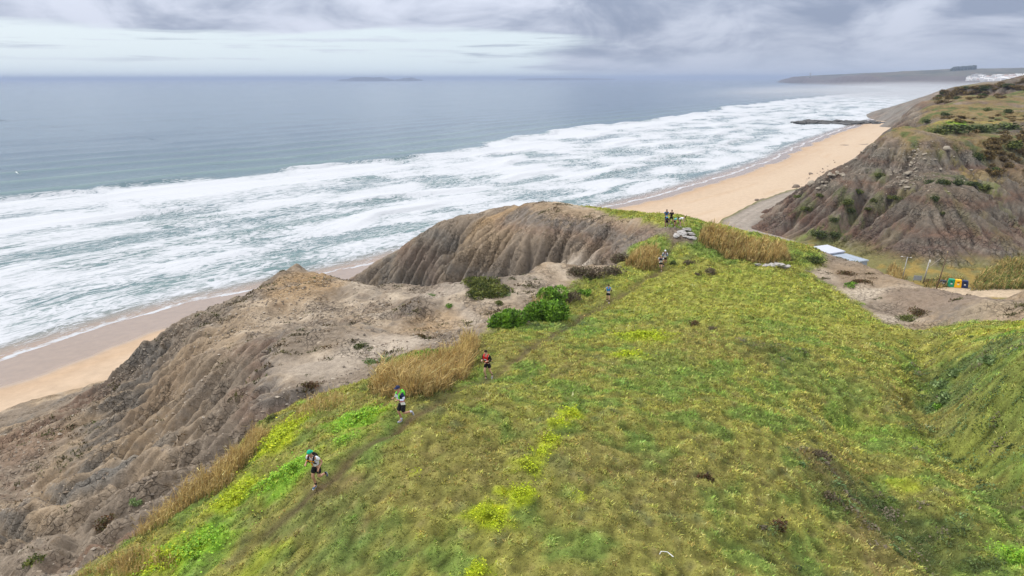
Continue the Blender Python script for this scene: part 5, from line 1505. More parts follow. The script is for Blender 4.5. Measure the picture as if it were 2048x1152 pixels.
def person(loc, head, J, label, skin=SKIN_A, shirt=WHITE, shorts=BLACK, sleeves=None, sleeve_to=.55, hair=HAIR, cap=None, shoes=SHOE, socks=BLACK, sock_h=.35, pack=None, straps=None, bib=None, armw=None, detail=True, short_len=.55, scale=1.0, extra=None, group='trail runners'):
    root = thing('person', label, 'person', loc, math.atan2(-head[0], head[1]), group)
    root.scale = (scale,) * 3
    J = {k: V3(v) for k, v in J.items()}
    # body
    names = ['pelvis', 'spine', 'chest', 'neck', 'head', 'top']
    rad = dict(pelvis=(.150, .115), spine=(.135, .10), chest=(.155, .115), neck=(.062, .062), head=(.082, .100), top=(.062, .075), nose=.016)
    par = dict(spine='pelvis', chest='spine', neck='chest', head='neck', top='head')
    order = names[:]
    if detail:
        order.append('nose'); par['nose'] = 'head'
    for n in 'rl':
        for j, p, r in (('hip', 'pelvis', .098), ('knee', 'hip', .060), ('calf', 'knee', .058), ('ank', 'calf', .040), ('toe', 'ank', .038)):
            order.append(j + n); par[j + n] = p if p == 'pelvis' else p + n; rad[j + n] = r
        for j, p, r in (('sho', 'chest', .066), ('elb', 'sho', .043), ('wri', 'elb', .031)):
            order.append(j + n); par[j + n] = p if p == 'chest' else p + n; rad[j + n] = r
    pos = dict(J)
    if detail:
        for s, n in ((1, 'r'), (-1, 'l')):
            for nm, p, c, r in fingers(J, n, s):
                order.append(nm); par[nm] = p; rad[nm] = r; pos[nm] = c
    idx = {n: i for i, n in enumerate(order)}
    skin_obj('body', [(pos[n], rad[n]) for n in order], [(idx[par[n]], idx[n]) for n in order if n in par], skin, root)
    # shirt: torso and sleeves
    up = lambda a, b, t: J[a].lerp(J[b], t)
    low = J['pelvis'].lerp(J['spine'], -.12)
    vs = [(J['chest'], (.178, .140)), (J['spine'], (.158, .124)), (low, (.180, .150)), (J['chest'].lerp(J['neck'], .62), (.085, .080))]
    es = [(0, 1), (1, 2), (0, 3)]
    for n in 'rl':
        b = len(vs)
        vs += [(J['sho' + n], .083), (up('sho' + n, 'elb' + n, sleeve_to), .066)]
        es += [(0, b), (b, b + 1)]
    skin_obj('shirt', vs, es, shirt, root)
    if sleeves:
        for n in 'rl':
            e = J['elb' + n]; s_ = up('sho' + n, 'elb' + n, .35); w_ = J['elb' + n].lerp(J['wri' + n], .9)
            skin_obj('sleeve', [(e, .056), (s_, .064), (w_, .042)], [(0, 1), (0, 2)], sleeves, root)
    # shorts
    vs = [(J['pelvis'] - V3((0, 0, .01)), (.172, .140)), (J['pelvis'].lerp(J['spine'], .6), (.160, .128))]
    es = [(0, 1)]
    for n in 'rl':
        b = len(vs)
        vs += [(J['hip' + n] + V3((0, 0, -.04)), .122), (up('hip' + n, 'knee' + n, short_len * .75), .108), (up('hip' + n, 'knee' + n, short_len + .14), .104)]
        es += [(0, b), (b, b + 1), (b + 1, b + 2)]
    skin_obj('shorts', vs, es, shorts, root)
    # socks and shoes
    for s, n in ((1, 'r'), (-1, 'l')):
        a, c = J['ank' + n], J['calf' + n]
        skin_obj('sock', [(a - (c - a) * .12, .050), (a.lerp(c, sock_h / .35 * .8 + .15), .060)], [(0, 1)], socks, root, 1)
        t = J['toe' + n]
        f = (t - a); L = f.length
        heel = a + V3((0, 0, -.045)) - f.normalized() * .04 if a.z < .2 else a - f.normalized() * .03 + V3((0, -.03, 0))
        ball_c = heel.lerp(t + f.normalized() * .09, .5)
        sh = skin_obj('shoe', [(ball_c, (.052, .046)), (heel, (.045, .048)), (t + f.normalized() * .075, (.042, .032))], [(0, 1), (0, 2)], shoes, root)
        if detail:
            so = V3((0, 0, -.032)) if a.z < .2 else V3((0, -.035, -.01))
            skin_obj('sole', [(ball_c + so, (.050, .017)), (heel + so, (.044, .018)), (t + f.normalized() * .085 + so * .6, (.040, .015))], [(0, 1), (0, 2)], SOLE, root, 1)
    # head: hair or cap, eyes, ears
    hd = (J['top'] - J['head']).normalized(); fw = (J['nose'] - J['head']); fw = (fw - hd * fw.dot(hd)).normalized(); rt_ = fw.cross(hd)
    Mh = Matrix((rt_, fw, hd)).transposed().to_4x4()
    hc = J['head'] + hd * .035
    if cap:
        cm, brim_fw = cap
        cp = ball('cap', hc + hd * .015 - fw * .004, (.098, .112, .105), cm, root, 14, Mh, cut=-.05)
        vs = []
        for layer in (0, 1):
            for i in range(9):
                a = -1.15 + 2.3 * i / 8
                for rr in (.085, .175):
                    vs.append(hc + hd * (.018 - .10 * (rr - .085) ** 1.0 * .6 - layer * .008) + (rt_ * math.sin(a) * min(rr, .105) + fw * math.cos(a) * rr) * (1 if brim_fw else -1))
        F = []
        for l in (0, 1):
            for i in range(8):
                a = l * 18 + i * 2
                F.append((a, a + 1, a + 3, a + 2))
        for i in range(8):
            a = i * 2 + 1; F.append((a, a + 2, a + 20, a + 18))
        me = bpy.data.meshes.new('brim'); me.from_pydata([tuple(v) for v in vs], [], F); me.materials.append(cm)
        add('brim', me, cp)
    elif hair:
        ball('hair', hc + hd * .012 - fw * .018, (.094, .104, .102), hair, root, 14, Mh, cut=-.25)
    if detail:
        for s in (1, -1):
            ball('eye', J['head'] + hd * .012 + fw * .092 + rt_ * .034 * s, (.013, .010, .009), EYE, root, 6, Mh)
            ball('ear', J['head'] + rt_ * .086 * s + hd * .0, (.012, .022, .033), skin, root, 6, Mh)
        ball('mouth', J['head'] - hd * .052 + fw * .092, (.026, .010, .007), BIBR, root, 6, Mh)
    # torso frame
    ud = (J['neck'] - J['spine']).normalized(); fr = V3((1, 0, 0)).cross(ud) * -1
    fr = ud.cross(V3((1, 0, 0))) * 1.0
    if fr.y < 0: fr = -fr
    x = V3((1, 0, 0))
    if pack:
        pm = pack
        ball('running_pack', J['chest'] - fr * .165 + ud * .01, (.125, .07, .17), pm, root, 12, Matrix((x, fr, ud)).transposed().to_4x4())
    if straps:
        for s in (1, -1):
            c = J['chest']
            pts = [c - fr * .14 + ud * .12 + x * .10 * s, c + ud * .185 + x * .115 * s, c + fr * .135 + ud * .08 + x * .115 * s, c + fr * .148 - ud * .06 + x * .11 * s, J['spine'] + fr * .10 + ud * .06 + x * .155 * s]
            rr = [.03, .034, .042, .046, .028]
            skin_obj('strap', [(pts[2], (.046, .018)), (pts[1], (.036, .018)), (pts[0], .03), (pts[3], (.05, .02)), (pts[4], (.03, .016))], [(0, 1), (1, 2), (0, 3), (3, 4)], straps, root, 1)
        skin_obj('chest_strap', [(J['chest'] + fr * .158 - ud * .0, (.012, .014)), (J['chest'] + fr * .145 + x * .11, .012), (J['chest'] + fr * .145 - x * .11, .012)], [(0, 1), (0, 2)], straps, root, 1)
    for (dx_, du, w_, h_, m_) in (extra or []):
        patch_quad('print', J['chest'] + fr * .150 + x * dx_ + ud * du, x, ud, w_, h_, m_, root, fr)
    if bib:
        dx_, du, ang = bib
        c = J['pelvis'] + ud * du + V3((math.sin(ang) * .175, math.cos(ang) * .150, 0))
        r_ = V3((math.cos(ang), -math.sin(ang), 0)); n_ = V3((math.sin(ang), math.cos(ang), 0))
        bb = patch_quad('race_bib', c, r_, ud, .19, .20, BIB, root, n_, .008)
        patch_quad('bib_stripe', c + ud * .075 + n_ * .006, r_, ud, .185, .045, BIBR, bb, n_, .008)
    if armw:
        for n in armw[1]:
            e = J['elb' + n]
            skin_obj('arm_warmer', [(e, .052), (up('sho' + n, 'elb' + n, .55), .054), (J['elb' + n].lerp(J['wri' + n], .92), .040)], [(0, 1), (0, 2)], armw[0], root, 1)
    return root

def stand(px, py):
    q = hit(px, py, HA)
    return (q[0], q[1], float(HA(q[0], q[1])) + .005)
WATCH = cloth('watch', (.02, .02, .02))
p1 = person(stand(636, 973), (-1.1, -3.3), pose_run(1, .17, (1, -1)), 'runner in white and orange shirt with green cap and black shorts, nearest the camera', SKIN_A, WHITE, BLACK, cap=(TEALG, False), shoes=SHOEB, socks=BLACK, sock_h=.16, pack=BLACK, straps=BLACK,
            extra=[(0, .06, .15, .06, ORANGE), (.02, -.14, .07, .16, ORANGE), (-.14, .07, .06, .05, ORANGE), (.14, .07, .06, .05, ORANGE)])
p2 = person(stand(806, 844), (-3.0, -2.7), pose_run(1, .09, (1, 1)), 'runner in lilac shirt, lime green vest and dark cap before the wide reed stand', SKIN_A, NAVY, BLACK, sleeves=LILAC, cap=(NAVY, True), shoes=SHOE, socks=LILAC, sock_h=.14, pack=LIME_, straps=LIME_, bib=(0, .06, -1.15), short_len=.78,
            extra=[(0, -.02, .20, .30, LILAC)])
p3 = person(stand(975, 759), (-1.8, -3.2), pose_walk(1, .08), 'bareheaded runner in red and black long sleeved top on the trail', SKIN_B, BLACK, BLACK, sleeves=BLACK, shoes=SHOE, socks=BLACK, sock_h=.16, hair=HAIR, straps=RED, short_len=.42,
            extra=[(0, .06, .24, .13, RED), (0, -.045, .22, .05, WHITE), (0, -.20, .24, .05, RED)])
p4 = person(stand(1216, 606), (-.6, -3), pose_walk(-1, .08), 'runner in blue vest with black arm warmers farther up the trail', SKIN_B, SKYB, BLACK, sleeve_to=.12, shoes=SHOE, socks=BLACK, sock_h=.35, hair=HAIR, straps=BLUE, pack=BLUE, bib=(0, .14, -.05), armw=(BLACK, 'rl'), short_len=.4, detail=False)
p5 = person(stand(1321, 543), (-1.0, -3), pose_run(-1, .10, (1, 1)), 'bald runner in navy and white shirt leading a pair beside the reed clump', SKIN_B, WHITE, BLACK, hair=None, straps=NAVY, pack=NAVY, bib=(0, .05, .9), socks=BLACK, sock_h=.1, detail=False, short_len=.4, extra=[(0, .02, .26, .24, NAVY)])
p6 = person(stand(1329, 533), (-.8, -3), pose_run(1, .08, (1, 1)), 'runner in white shirt with blue sleeves right behind the bald runner', SKIN_A, WHITE, BLACK, hair=HAIRB, straps=NAVY, socks=BLACK, sock_h=.35, detail=False, armw=(BLUE, 'rl'), short_len=.4, cap=(WHITE, True))
# the group coming over the saddle
p7 = person(stand(1333, 456), (-.3, -3), pose_bend(), 'lowest of the group on the saddle, stooping in blue and white top', SKIN_C, NAVY, BLACK, hair=HAIR, pack=SKYB, shoes=SHOE, socks=BLACK, detail=False, group='people clambering over the saddle')
def crest(px, py, d):
    q = P(px, py, d); return (q[0], q[1], float(HA(q[0], q[1])) + .005)
def crest_px(px, py):
    q = hit(px, py, HA, 60, 140)
    if q is None:
        q = P(px, py, 82)
    return (q[0], q[1], float(HA(q[0], q[1])) + .005)
p8 = person(crest_px(1332, 449), (-.2, -3), pose_walk(1, .05), 'upright man in bright blue shirt at the back left of the group on the saddle', SKIN_C, BLUE, NAVY, hair=HAIR, straps=BLACK, detail=False, bib=(0, .05, 0), group='people clambering over the saddle')
p9 = person(crest_px(1342, 450), (.4, -3), pose_walk(-1, .04), 'upright man in black shirt and shorts with arms out on the saddle', SKIN_C, BLACK, BLACK, hair=HAIRB, detail=False, group='people clambering over the saddle')
p10 = person(crest_px(1350, 455), (1.2, -2.5), pose_bend(reach=V3((.15, .50, .55))), 'person stooping in teal and yellow shirt on the saddle', SKIN_A, TEAL, BLACK, hair=HAIR, detail=False, socks=BLACK, sock_h=.35, extra=[(0, -.12, .26, .14, YELL)], group='people clambering over the saddle')
p11 = person(crest_px(1360, 455), (2.4, -1.6), pose_bend(reach=V3((.2, .62, .18))), 'right hand person of the group bending down to the pale rock in white shirt', SKIN_B, WHITE, BLACK, hair=HAIR, detail=False, socks=SOLE, sock_h=.1, group='people clambering over the saddle')

# ------------------------------------------------------------------ bent white tube in the grass
q = [P(1317.5, 1111.5, 22.9), P(1321, 1104.5, 23.05), P(1333.5, 1105.5, 23.0), P(1345.5, 1117.5, 22.55)]
tw = paint('white_plastic', (.78, .79, .80), .4, .05, 5)
def above(px, py, lift):
    a = hit(px, py, HA); c = np.array((0, 0, H_CAM)); d_ = c - a
    return Vector(a + d_ / np.linalg.norm(d_) * lift)
pts = [above(1317.5, 1112, .16), above(1321, 1104, .30), above(1333.5, 1105, .30), above(1346, 1118, .18)]
c0 = pts[0].copy()
tr = thing('plastic_tube', 'bent white plastic tube lying in the grass near the bottom edge', 'tube', c0)
skin_obj('tube', [(pts[1] - c0, .014), (pts[0] - c0, .012), (pts[2] - c0, .014), (pts[3] - c0, .020)], [(0, 1), (0, 2), (2, 3)], tw, tr, 1)
# ------------------------------------------------------------------ stones
def stone_mesh(name, seed, mat, sub=2, rough=.35, flat=.6):
    bm = bmesh.new(); bmesh.ops.create_icosphere(bm, subdivisions=sub, radius=1.0)
    rs = np.random.default_rng(seed)
    pl = rs.normal(0, 1, (9, 3)); pl /= np.linalg.norm(pl, axis=1)[:, None]; pd = rs.uniform(.55, .95, 9)
    for v in bm.verts:
        c = np.array(v.co)
        for n_, d_ in zip(pl, pd):
            k = c @ n_
            if k > d_: c = c - n_ * (k - d_) * .92
        f = 1 + rough * .35 * float(perlin(np.array([c[0] * 2 + seed]), np.array([c[1] * 2 + c[2] * 1.7]), seed)[0])
        v.co = Vector(c * f * np.array((1, 1, flat)))
    me = bpy.data.meshes.new(name); bm.to_mesh(me); bm.free(); me.materials.append(mat)
    return me
M_STONE = paint('pale_stone', (.27, .235, .185), .9, .3, 4, bump=.6)
M_LIME = paint('chalky_rock', (.36, .345, .33), .9, .35, 6, bump=.8)
M_DARKROCK = paint('wet_dark_rock', (.045, .042, .036), .55, .5, .8, bump=.6)
M_BROWNROCK = paint('brown_clod', (.17, .135, .105), .95, .3, 5, bump=.6)
pale = [stone_mesh('stone', 10 + i, M_STONE) for i in range(5)]
chalk = [stone_mesh('stone', 30 + i, M_LIME, 3, .9, .5) for i in range(5)]
rs = random.Random(5)
for (spots, lab) in (([(1352, 472, .9), (1362, 466, 1.2), (1374, 462, 1.3), (1384, 470, 1.1), (1380, 476, 1.0), (1368, 472, .8), (1388, 477, .8)], 'crumbling white rock outcrop beside the people on the saddle'),
                     ([(1515, 531, .9), (1530, 533, .8), (1545, 533, 1.1), (1560, 533, 1.3), (1574, 535, .9), (1550, 530, .8)], 'white rock outcrop under the golden reed hedge')):
    q0 = hit(spots[0][0], spots[0][1], HA)
    ro = thing('rock_outcrop', lab, 'rock', q0)
    for i, (px, py, r) in enumerate(spots):
        q = hit(px, py, HA)
        add('stone', chalk[i % 5], ro, loc=Vector(q - q0) + Vector((0, 0, .02)), rot=(rs.uniform(-.3, .3), rs.uniform(-.3, .3), rs.uniform(0, 6)), scale=(r * .62, r * .45, r * .38))

# rubble on the near clay slopes: uncountable
rr = np.random.default_rng(88)
n = 26000
x = rr.uniform(-48, -2, n); y = rr.uniform(20, 72, n)
ok = (HBARE(x, y) > .95) & (fbm(x * .09, y * .09, 3, 91) + .35 * fbm(x * .5, y * .5, 2, 92) > .0)
x, y = x[ok], y[ok]; n = len(x)
oct_v = np.array([(1, 0, 0), (-1, 0, 0), (0, 1, 0), (0, -1, 0), (0, 0, 1), (0, 0, -1)], float)
oct_f = np.array([(0, 2, 4), (2, 1, 4), (1, 3, 4), (3, 0, 4), (2, 0, 5), (1, 2, 5), (3, 1, 5), (0, 3, 5)])
s = .035 + .16 * rr.random(n) ** 4
V = oct_v[None] * s[:, None, None] * rr.uniform(.5, 1.3, (n, 6, 1)) * np.array((1, .8, .6))
a = rr.random(n) * 6.28
V = np.stack([V[..., 0] * np.cos(a)[:, None] - V[..., 1] * np.sin(a)[:, None], V[..., 0] * np.sin(a)[:, None] + V[..., 1] * np.cos(a)[:, None], V[..., 2]], -1) + np.stack([x, y, HA(x, y) + s * .2], -1)[:, None]
F = (np.arange(n)[:, None, None] * 6 + oct_f[None]).reshape(-1, 3)
cs = np.array([C(.27, .215, .16), C(.19, .15, .115), C(.36, .31, .25), C(.14, .115, .09)])[rr.integers(0, 4, n)]
m_r, t, b = new_mat('rubble'); t.l.new(t.attr('col'), b.inputs['Base Color']); b.inputs['Roughness'].default_value = .95
add('rubble', mesh_from('rubble', V.reshape(-1, 3), F, [m_r], False, {'col': np.repeat(cs, 6, 0)}), kind='stuff', label='small broken stones strewn over the near clay slopes')

# ------------------------------------------------------------------ cliff: shrubs, boulders
foliB = [shrub_mesh('foliage', 1, 1, 1, 650, .16, L_DARK + L_OLIVE[:2], 300 + i, 9) for i in range(3)]
foliG = [shrub_mesh('foliage', 1, 1, 1, 650, .16, L_OLIVE, 310 + i, 9) for i in range(3)]
foliH = [shrub_mesh('foliage', 1, 1, 1, 520, .17, [C(.10, .07, .03), C(.17, .115, .04), C(.24, .165, .05), C(.13, .10, .04)], 320 + i, 8) for i in range(3)]
foliL = [shrub_mesh('foliage', 1, 1, 1, 650, .16, L_BRIGHT, 330 + i, 9) for i in range(2)]
def cliff_bush(px, py, rx, ry, meshes, label, group, asp=1.0):
    q, d = hitB(px, py)
    if q is None:
        return
    r = rx * d / FPX
    return add('cliff_bush', meshes[rs.randrange(len(meshes))], None, label, 'bush', group, None, (q[0], q[1], q[2] - .1 * r), (0, 0, rs.uniform(0, 6)), (r, r * asp, max(.4, ry * 1.5 * d / FPX)))
named = [
    (1915, 262, 42, 11, foliB, 'widest dark green bush on the green terrace of the cliff'), (1965, 262, 40, 9, foliB, 'dark green bush right of the widest one on the green terrace'), (2010, 258, 36, 9, foliB, 'rightmost dark green bush on the green terrace'), (1875, 268, 22, 8, foliG, 'green bush at the lower left end of the green terrace'),
    (1856, 247, 12, 5, foliB, 'small dark bush at the upper left end of the green terrace'), (1893, 232, 15, 5, foliB, 'dark bush alone on the bare slope above the green terrace'), (1975, 224, 14, 5, foliG, 'narrow green bush on the bare slope above the green terrace'), (2016, 226, 11, 5, foliB, 'small dark bush at the right above the green terrace'),
    (1862, 368, 16, 6, foliB, 'left end bush of the row on the lower spur'), (1886, 369, 18, 7, foliB, 'second bush of the row on the lower spur'), (1912, 371, 20, 7, foliB, 'largest middle bush of the row on the lower spur'), (1942, 374, 18, 6, foliB, 'fourth bush of the row on the lower spur'), (1972, 377, 20, 6, foliG, 'green right end bush of the row on the lower spur'),
    (1760, 355, 13, 6, foliG, 'round green bush among the boulders on the cliff face'), (1868, 406, 10, 7, foliB, 'dark round bush under the spur row'), (1887, 432, 7, 4, foliG, 'little green bush lower down the spur face'),
    (1716, 388, 14, 6, foliG, 'upper green bush of the strip slanting down the cliff'), (1694, 410, 15, 7, foliG, 'middle green bush of the strip slanting down the cliff'), (1668, 448, 11, 6, foliB, 'lowest bush of the strip slanting down the cliff'), (1640, 472, 22, 8, foliB, 'dark bush at the foot of the red spur'), (1670, 476, 16, 6, foliB, 'dark bush at the foot of the cliff behind the white roof'),
    (1612, 425, 14, 5, foliG, 'green bush on the low grey spur beside the track'), (1598, 396, 12, 4, foliG, 'green bush at the top of the sandy track'), (1640, 398, 10, 4, foliG, 'small green bush above the sandy track'), (1748, 404, 12, 5, foliG, 'green bush in the middle of the cliff face'), (1790, 398, 16, 5, foliG, 'wide green bush right of the middle of the cliff face'),
    (1700, 432, 12, 5, foliB, 'dark bush under the middle of the cliff face'), (1735, 425, 10, 4, foliG, 'small bush under the middle of the cliff face'), (1958, 322, 16, 11, foliB, 'tall dark bush in the brush gully on the right'), (1990, 345, 12, 6, foliB, 'dark bush at the bottom of the brush gully on the right'), (2030, 300, 20, 12, foliG, 'green bush high in the brush gully at the right edge'),
]
for px, py, rx, ry, me, lab in named:
    cliff_bush(px, py, rx, ry, me, lab, 'bushes on the cliff', .8)
for i in range(46):                                                     # brown heath in the gully
    px, py = rs.uniform(1935, 2060), rs.uniform(268, 350)
    if (px - 1935) / 110 < (py - 268) / 82 * .35: continue
    cliff_bush(px, py, rs.uniform(7, 14), rs.uniform(4, 7), foliH, 'brown heath bush in the brush gully of the cliff', 'brown heath bushes in the gully')
for i in range(60):                                                     # heath along the top
    px = rs.uniform(1880, 2065); py = 197 - (px - 1880) * .14 + rs.uniform(-12, 18)
    cliff_bush(px, py, rs.uniform(7, 15), rs.uniform(2.5, 4.5), foliH if rs.random() < .75 else foliB, 'brown heath bush along the top of the cliff', 'brown heath bushes on the cliff top')
for i in range(26):
    px, py = rs.uniform(1890, 2060), rs.uniform(233, 247)
    cliff_bush(px, py, rs.uniform(6, 12), rs.uniform(1.5, 3), foliH, 'ochre heath bush on the back of the green terrace', 'ochre heath bushes on the terrace')
for i in range(6):
    cliff_bush(rs.uniform(1893, 1930), rs.uniform(244, 252), rs.uniform(8, 13), 1.5, foliL, 'bright green low bush at the back of the terrace', 'bright low bushes on the terrace')
def boulder(px, py, r, label, group, me=None, H=hitB):
    q, d = H(px, py)
    if q is None:
        return
    add('boulder', me or pale[rs.randrange(5)], None, label, 'rock', group, None, (q[0], q[1], q[2] + r * .1), (rs.uniform(-.4, .4), rs.uniform(-.4, .4), rs.uniform(0, 6)), (r, r * rs.uniform(.6, .9), r * rs.uniform(.6, 1)))
for px, py, r, lab in [(1816, 356, 1.3, 'largest pale slab in the boulder chute of the cliff'), (1880, 342, 1.0, 'ochre block alone right of the boulder chute'), (1870, 327, .7, 'pale block on the red band of the cliff face'), (1893, 300, 1.5, 'pale grey ledge block under the green terrace'), (1898, 306, 1.0, 'smaller block below the ledge block under the green terrace'),
                       (1660, 355, 1.5, 'white block near the foot of the cliff above the beach'), (1622, 372, 2.2, 'greenish white slab leaning at the foot of the cliff'), (1942, 345, .8, 'pale stone beside the brush gully'), (1815, 378, 1.2, 'low pale block at the bottom of the boulder chute')]:
    boulder(px, py, r, lab, 'pale blocks on the cliff')
for i in range(70):
    k = i / 70
    px = 1842 - 40 * k + rs.gauss(0, 9) ; py = 300 + 78 * k + rs.gauss(0, 4)
    boulder(px, py, rs.uniform(.18, .75), 'pale broken stone in the boulder chute of the cliff', 'pale stones in the chute')
# countless small stones on the cliff face
sv, sf, scol = [], [], []
for i in range(420):
    px, py = rs.uniform(1690, 1970), rs.uniform(285, 400)
    if rs.random() < .5: px, py = 1842 - 42 * (i % 10) / 10 + rs.gauss(0, 16), 296 + 85 * (i % 10) / 10 + rs.gauss(0, 8)
    q, d = hitB(px, py)
    if q is None: continue
    s_ = .10 + .30 * rs.random() ** 3
    j = len(sv) * 6
    sv.append(oct_v * s_ * np.array((1, .8, .7)) * rr.uniform(.6, 1.3, (6, 1)) + q + np.array((0, 0, s_ * .3))); sf.append(oct_f + j)
    scol.append(np.repeat(C(.30, .26, .20)[None] * rs.uniform(.6, 1.3), 6, 0))
add('cliff_stones', mesh_from('cliff_stones', np.concatenate(sv), np.concatenate(sf), [m_r], False, {'col': np.concatenate(scol)}), kind='stuff', label='countless small pale stones on the cliff face')
for i in range(26):
    k = rs.random(); boulder(1640 + 110 * k + rs.gauss(0, 8), 372 - 86 * k + rs.gauss(0, 6) + 4, rs.uniform(.3, 1.1), 'pale stone along the seaward foot of the cliff', 'stones at the cliff foot')
def hit_beach(px, py):
    q = Pz(px, py, 3.2); t_, s_ = inland(q[:1], q[1:2]); z = float(np.interp(t_[0], [0, 25, 70, 112], [0, 1.25, 4.0, 5.2]))
    q = Pz(px, py, z); return q, 300
for px, py, r, lab in [(1622, 349, 1.5, 'dark rock alone on the dry sand'), (1592, 376, 2.4, 'grey slab at the edge of the track above the beach'), (1526, 405, 2.8, 'grey flat slab at the top of the beach beside the track'), (1515, 402, 1.5, 'smaller grey slab beside the flat one on the beach')]:
    boulder(px, py, r, lab, 'rocks on the beach', stone_mesh('stone', int(px), M_BROWNROCK), hit_beach)
for i in range(22):
    k = rs.random(); boulder(1600 + 75 * k + rs.gauss(0, 5), 372 - 50 * k + rs.gauss(0, 3), rs.uniform(.25, .8), 'small dark stone at the back of the beach', 'small stones on the beach', stone_mesh('stone', 60 + i % 3, M_BROWNROCK, 1), hit_beach)
for i in range(14):
    k = i / 13; boulder(1470 + 62 * k + rs.gauss(0, 2), 434 - 26 * k + rs.gauss(0, 2), rs.uniform(.5, 1.2), 'sandy rock on the low bank between beach and track', 'rocks along the track bank', stone_mesh('stone', 70 + i % 3, paint('sandy_rock', (.36, .26, .16), .95, .3, 3), 1), hit_beach)

# reef at the end of the beach: dark rocks in a low line, each its own
reef_m = [stone_mesh('rock', 80 + i, M_DARKROCK, 2, 1.0, .5) for i in range(4)]
rq = Pz(1676, 247, .1)
reef = thing('rock_reef', 'low dark reef of wet rocks at the far end of the beach', 'reef', rq)
for i in range(150):
    k = i / 149
    px = 1590 + 172 * k + rs.gauss(0, 2); py = 246.0 + 2.0 * k + rs.gauss(0, 1.1)
    q = Pz(px, py, .3)
    r = rs.uniform(2.5, 7.5) * (.6 if k < .08 else 1.0)
    add('rock', reef_m[i % 4], reef, loc=(q[0] - rq[0], q[1] - rq[1], .35), rot=(rs.uniform(-.15, .15), rs.uniform(-.15, .15), rs.uniform(0, 6)), scale=(r * 1.6, r, r * rs.uniform(.5, 1.0)))

# ------------------------------------------------------------------ valley: reeds, hut, posts, bins
reed_stand(plan_poly([(1944, 571), (1990, 570), (2060, 572), (2100, 560), (2090, 535), (2010, 528), (1960, 545)], 13), HBF, 4200, 'broad brown and green reed bed right of the coloured bins', 2.3, seed=31, w=.10, lean=.5, green=.45, name='reed_bed', group='reed beds in the valley')
reed_stand(plan_poly([(1775, 545), (1800, 556), (1815, 552), (1800, 536), (1780, 530)], 12), HBF, 500, 'small brown reed bed left of the grey lamp post', 1.8, seed=32, w=.09, name='reed_bed', group='reed beds in the valley')
reed_stand(plan_poly([(1852, 572), (1880, 573), (1925, 566), (1930, 555), (1880, 552), (1850, 560)], 12), HBF, 900, 'brown reed bed right behind the coloured bins', 1.5, seed=33, w=.09, green=.35, name='reed_bed', group='reed beds in the valley')

def box(name, w_, d_, h_, mat, parent, loc=(0, 0, 0), bev=.02, taper=1.0, rot=None):
    bm = bmesh.new(); bmesh.ops.create_cube(bm, size=1)
    for v in bm.verts:
        k = taper if v.co.z > 0 else 1
        v.co = Vector((v.co.x * w_ * k, v.co.y * d_ * k, (v.co.z + .5) * h_))
    if bev: bmesh.ops.bevel(bm, geom=bm.edges, offset=bev, segments=2, affect='EDGES')
    me = bpy.data.meshes.new(name); bm.to_mesh(me); bm.free(); me.materials.append(mat)
    return add(name, me, parent, loc=loc, rot=rot)
def pole(name, r0, r1, h_, mat, parent, loc=(0, 0, 0), rot=None, seg=10):
    bm = bmesh.new(); bmesh.ops.create_cone(bm, cap_ends=True, segments=seg, radius1=r0, radius2=r1, depth=h_, matrix=Matrix.Translation((0, 0, h_ / 2)))
    for f in bm.faces: f.smooth = len(f.verts) == 4
    me = bpy.data.meshes.new(name); bm.to_mesh(me); bm.free(); me.materials.append(mat)
    return add(name, me, parent, loc=loc, rot=rot)
def floor_at(px, py, z=12.0):
    q = Pz(px, py, z)
    for _ in range(4):
        z = float(HBF(q[0], q[1])); q = Pz(px, py, z)
    return (q[0], q[1], z)

# igloo-style street bins
for px, py, cname, col, lab, hgt in [(1901, 575, 'green', (.01, .30, .17), 'green recycling bin left of the yellow one at the parking track', 1.75), (1914.5, 576.5, 'yellow', (.85, .48, .01), 'yellow recycling bin between the green and the navy one', 1.75), (1928, 577, 'navy', (.02, .035, .11), 'navy recycling bin at the right end of the row', 1.6)]:
    mt = paint(cname + '_bin_plastic', col, .45, .08, 4)
    l = floor_at(px, py)
    yaw = math.atan2(l[0], l[1]) * -1
    b_ = thing('recycling_bin', lab, 'bin', (l[0], l[1], l[2]), yaw + .12, 'recycling bins')
    box('body', 1.34, 1.15, hgt * .86, mt, b_, bev=.09, taper=.93)
    box('lid', 1.24, 1.06, hgt * .16, mt, b_, (0, 0, hgt * .862), bev=.07, taper=.88)
    box('slot', .46, .06, .20, paint('slot_black', (.01, .01, .01), .6), b_, (0, -.555, hgt * .66), bev=.02)
    box('notice', .34, .02, .26, paint('notice_white', (.7, .7, .7), .6), b_, (0, -.585, hgt * .40), bev=.003)
l = floor_at(1885, 573.5)
b_ = thing('waste_bin', 'dark grey wheeled waste bin apart to the left of the coloured bins', 'bin', l, -math.atan2(l[0], l[1]) + .1)
dk = paint('dark_bin_plastic', (.03, .034, .045), .5, .1, 4)
box('body', 1.15, .95, .95, dk, b_, (0, 0, .18), .05, 1.08); box('lid', 1.30, 1.08, .16, dk, b_, (0, 0, 1.135), .05, .85)
for sx in (-.45, .45):
    for sy in (-.35, .35):
        w0 = pole('wheel', .09, .09, .05, BLACK, b_, (sx - .025, sy, .09), (0, R(90), 0))
box('notice', .42, .02, .18, paint('notice_grey', (.45, .46, .48), .6), b_, (0, -.53, .68), .003)

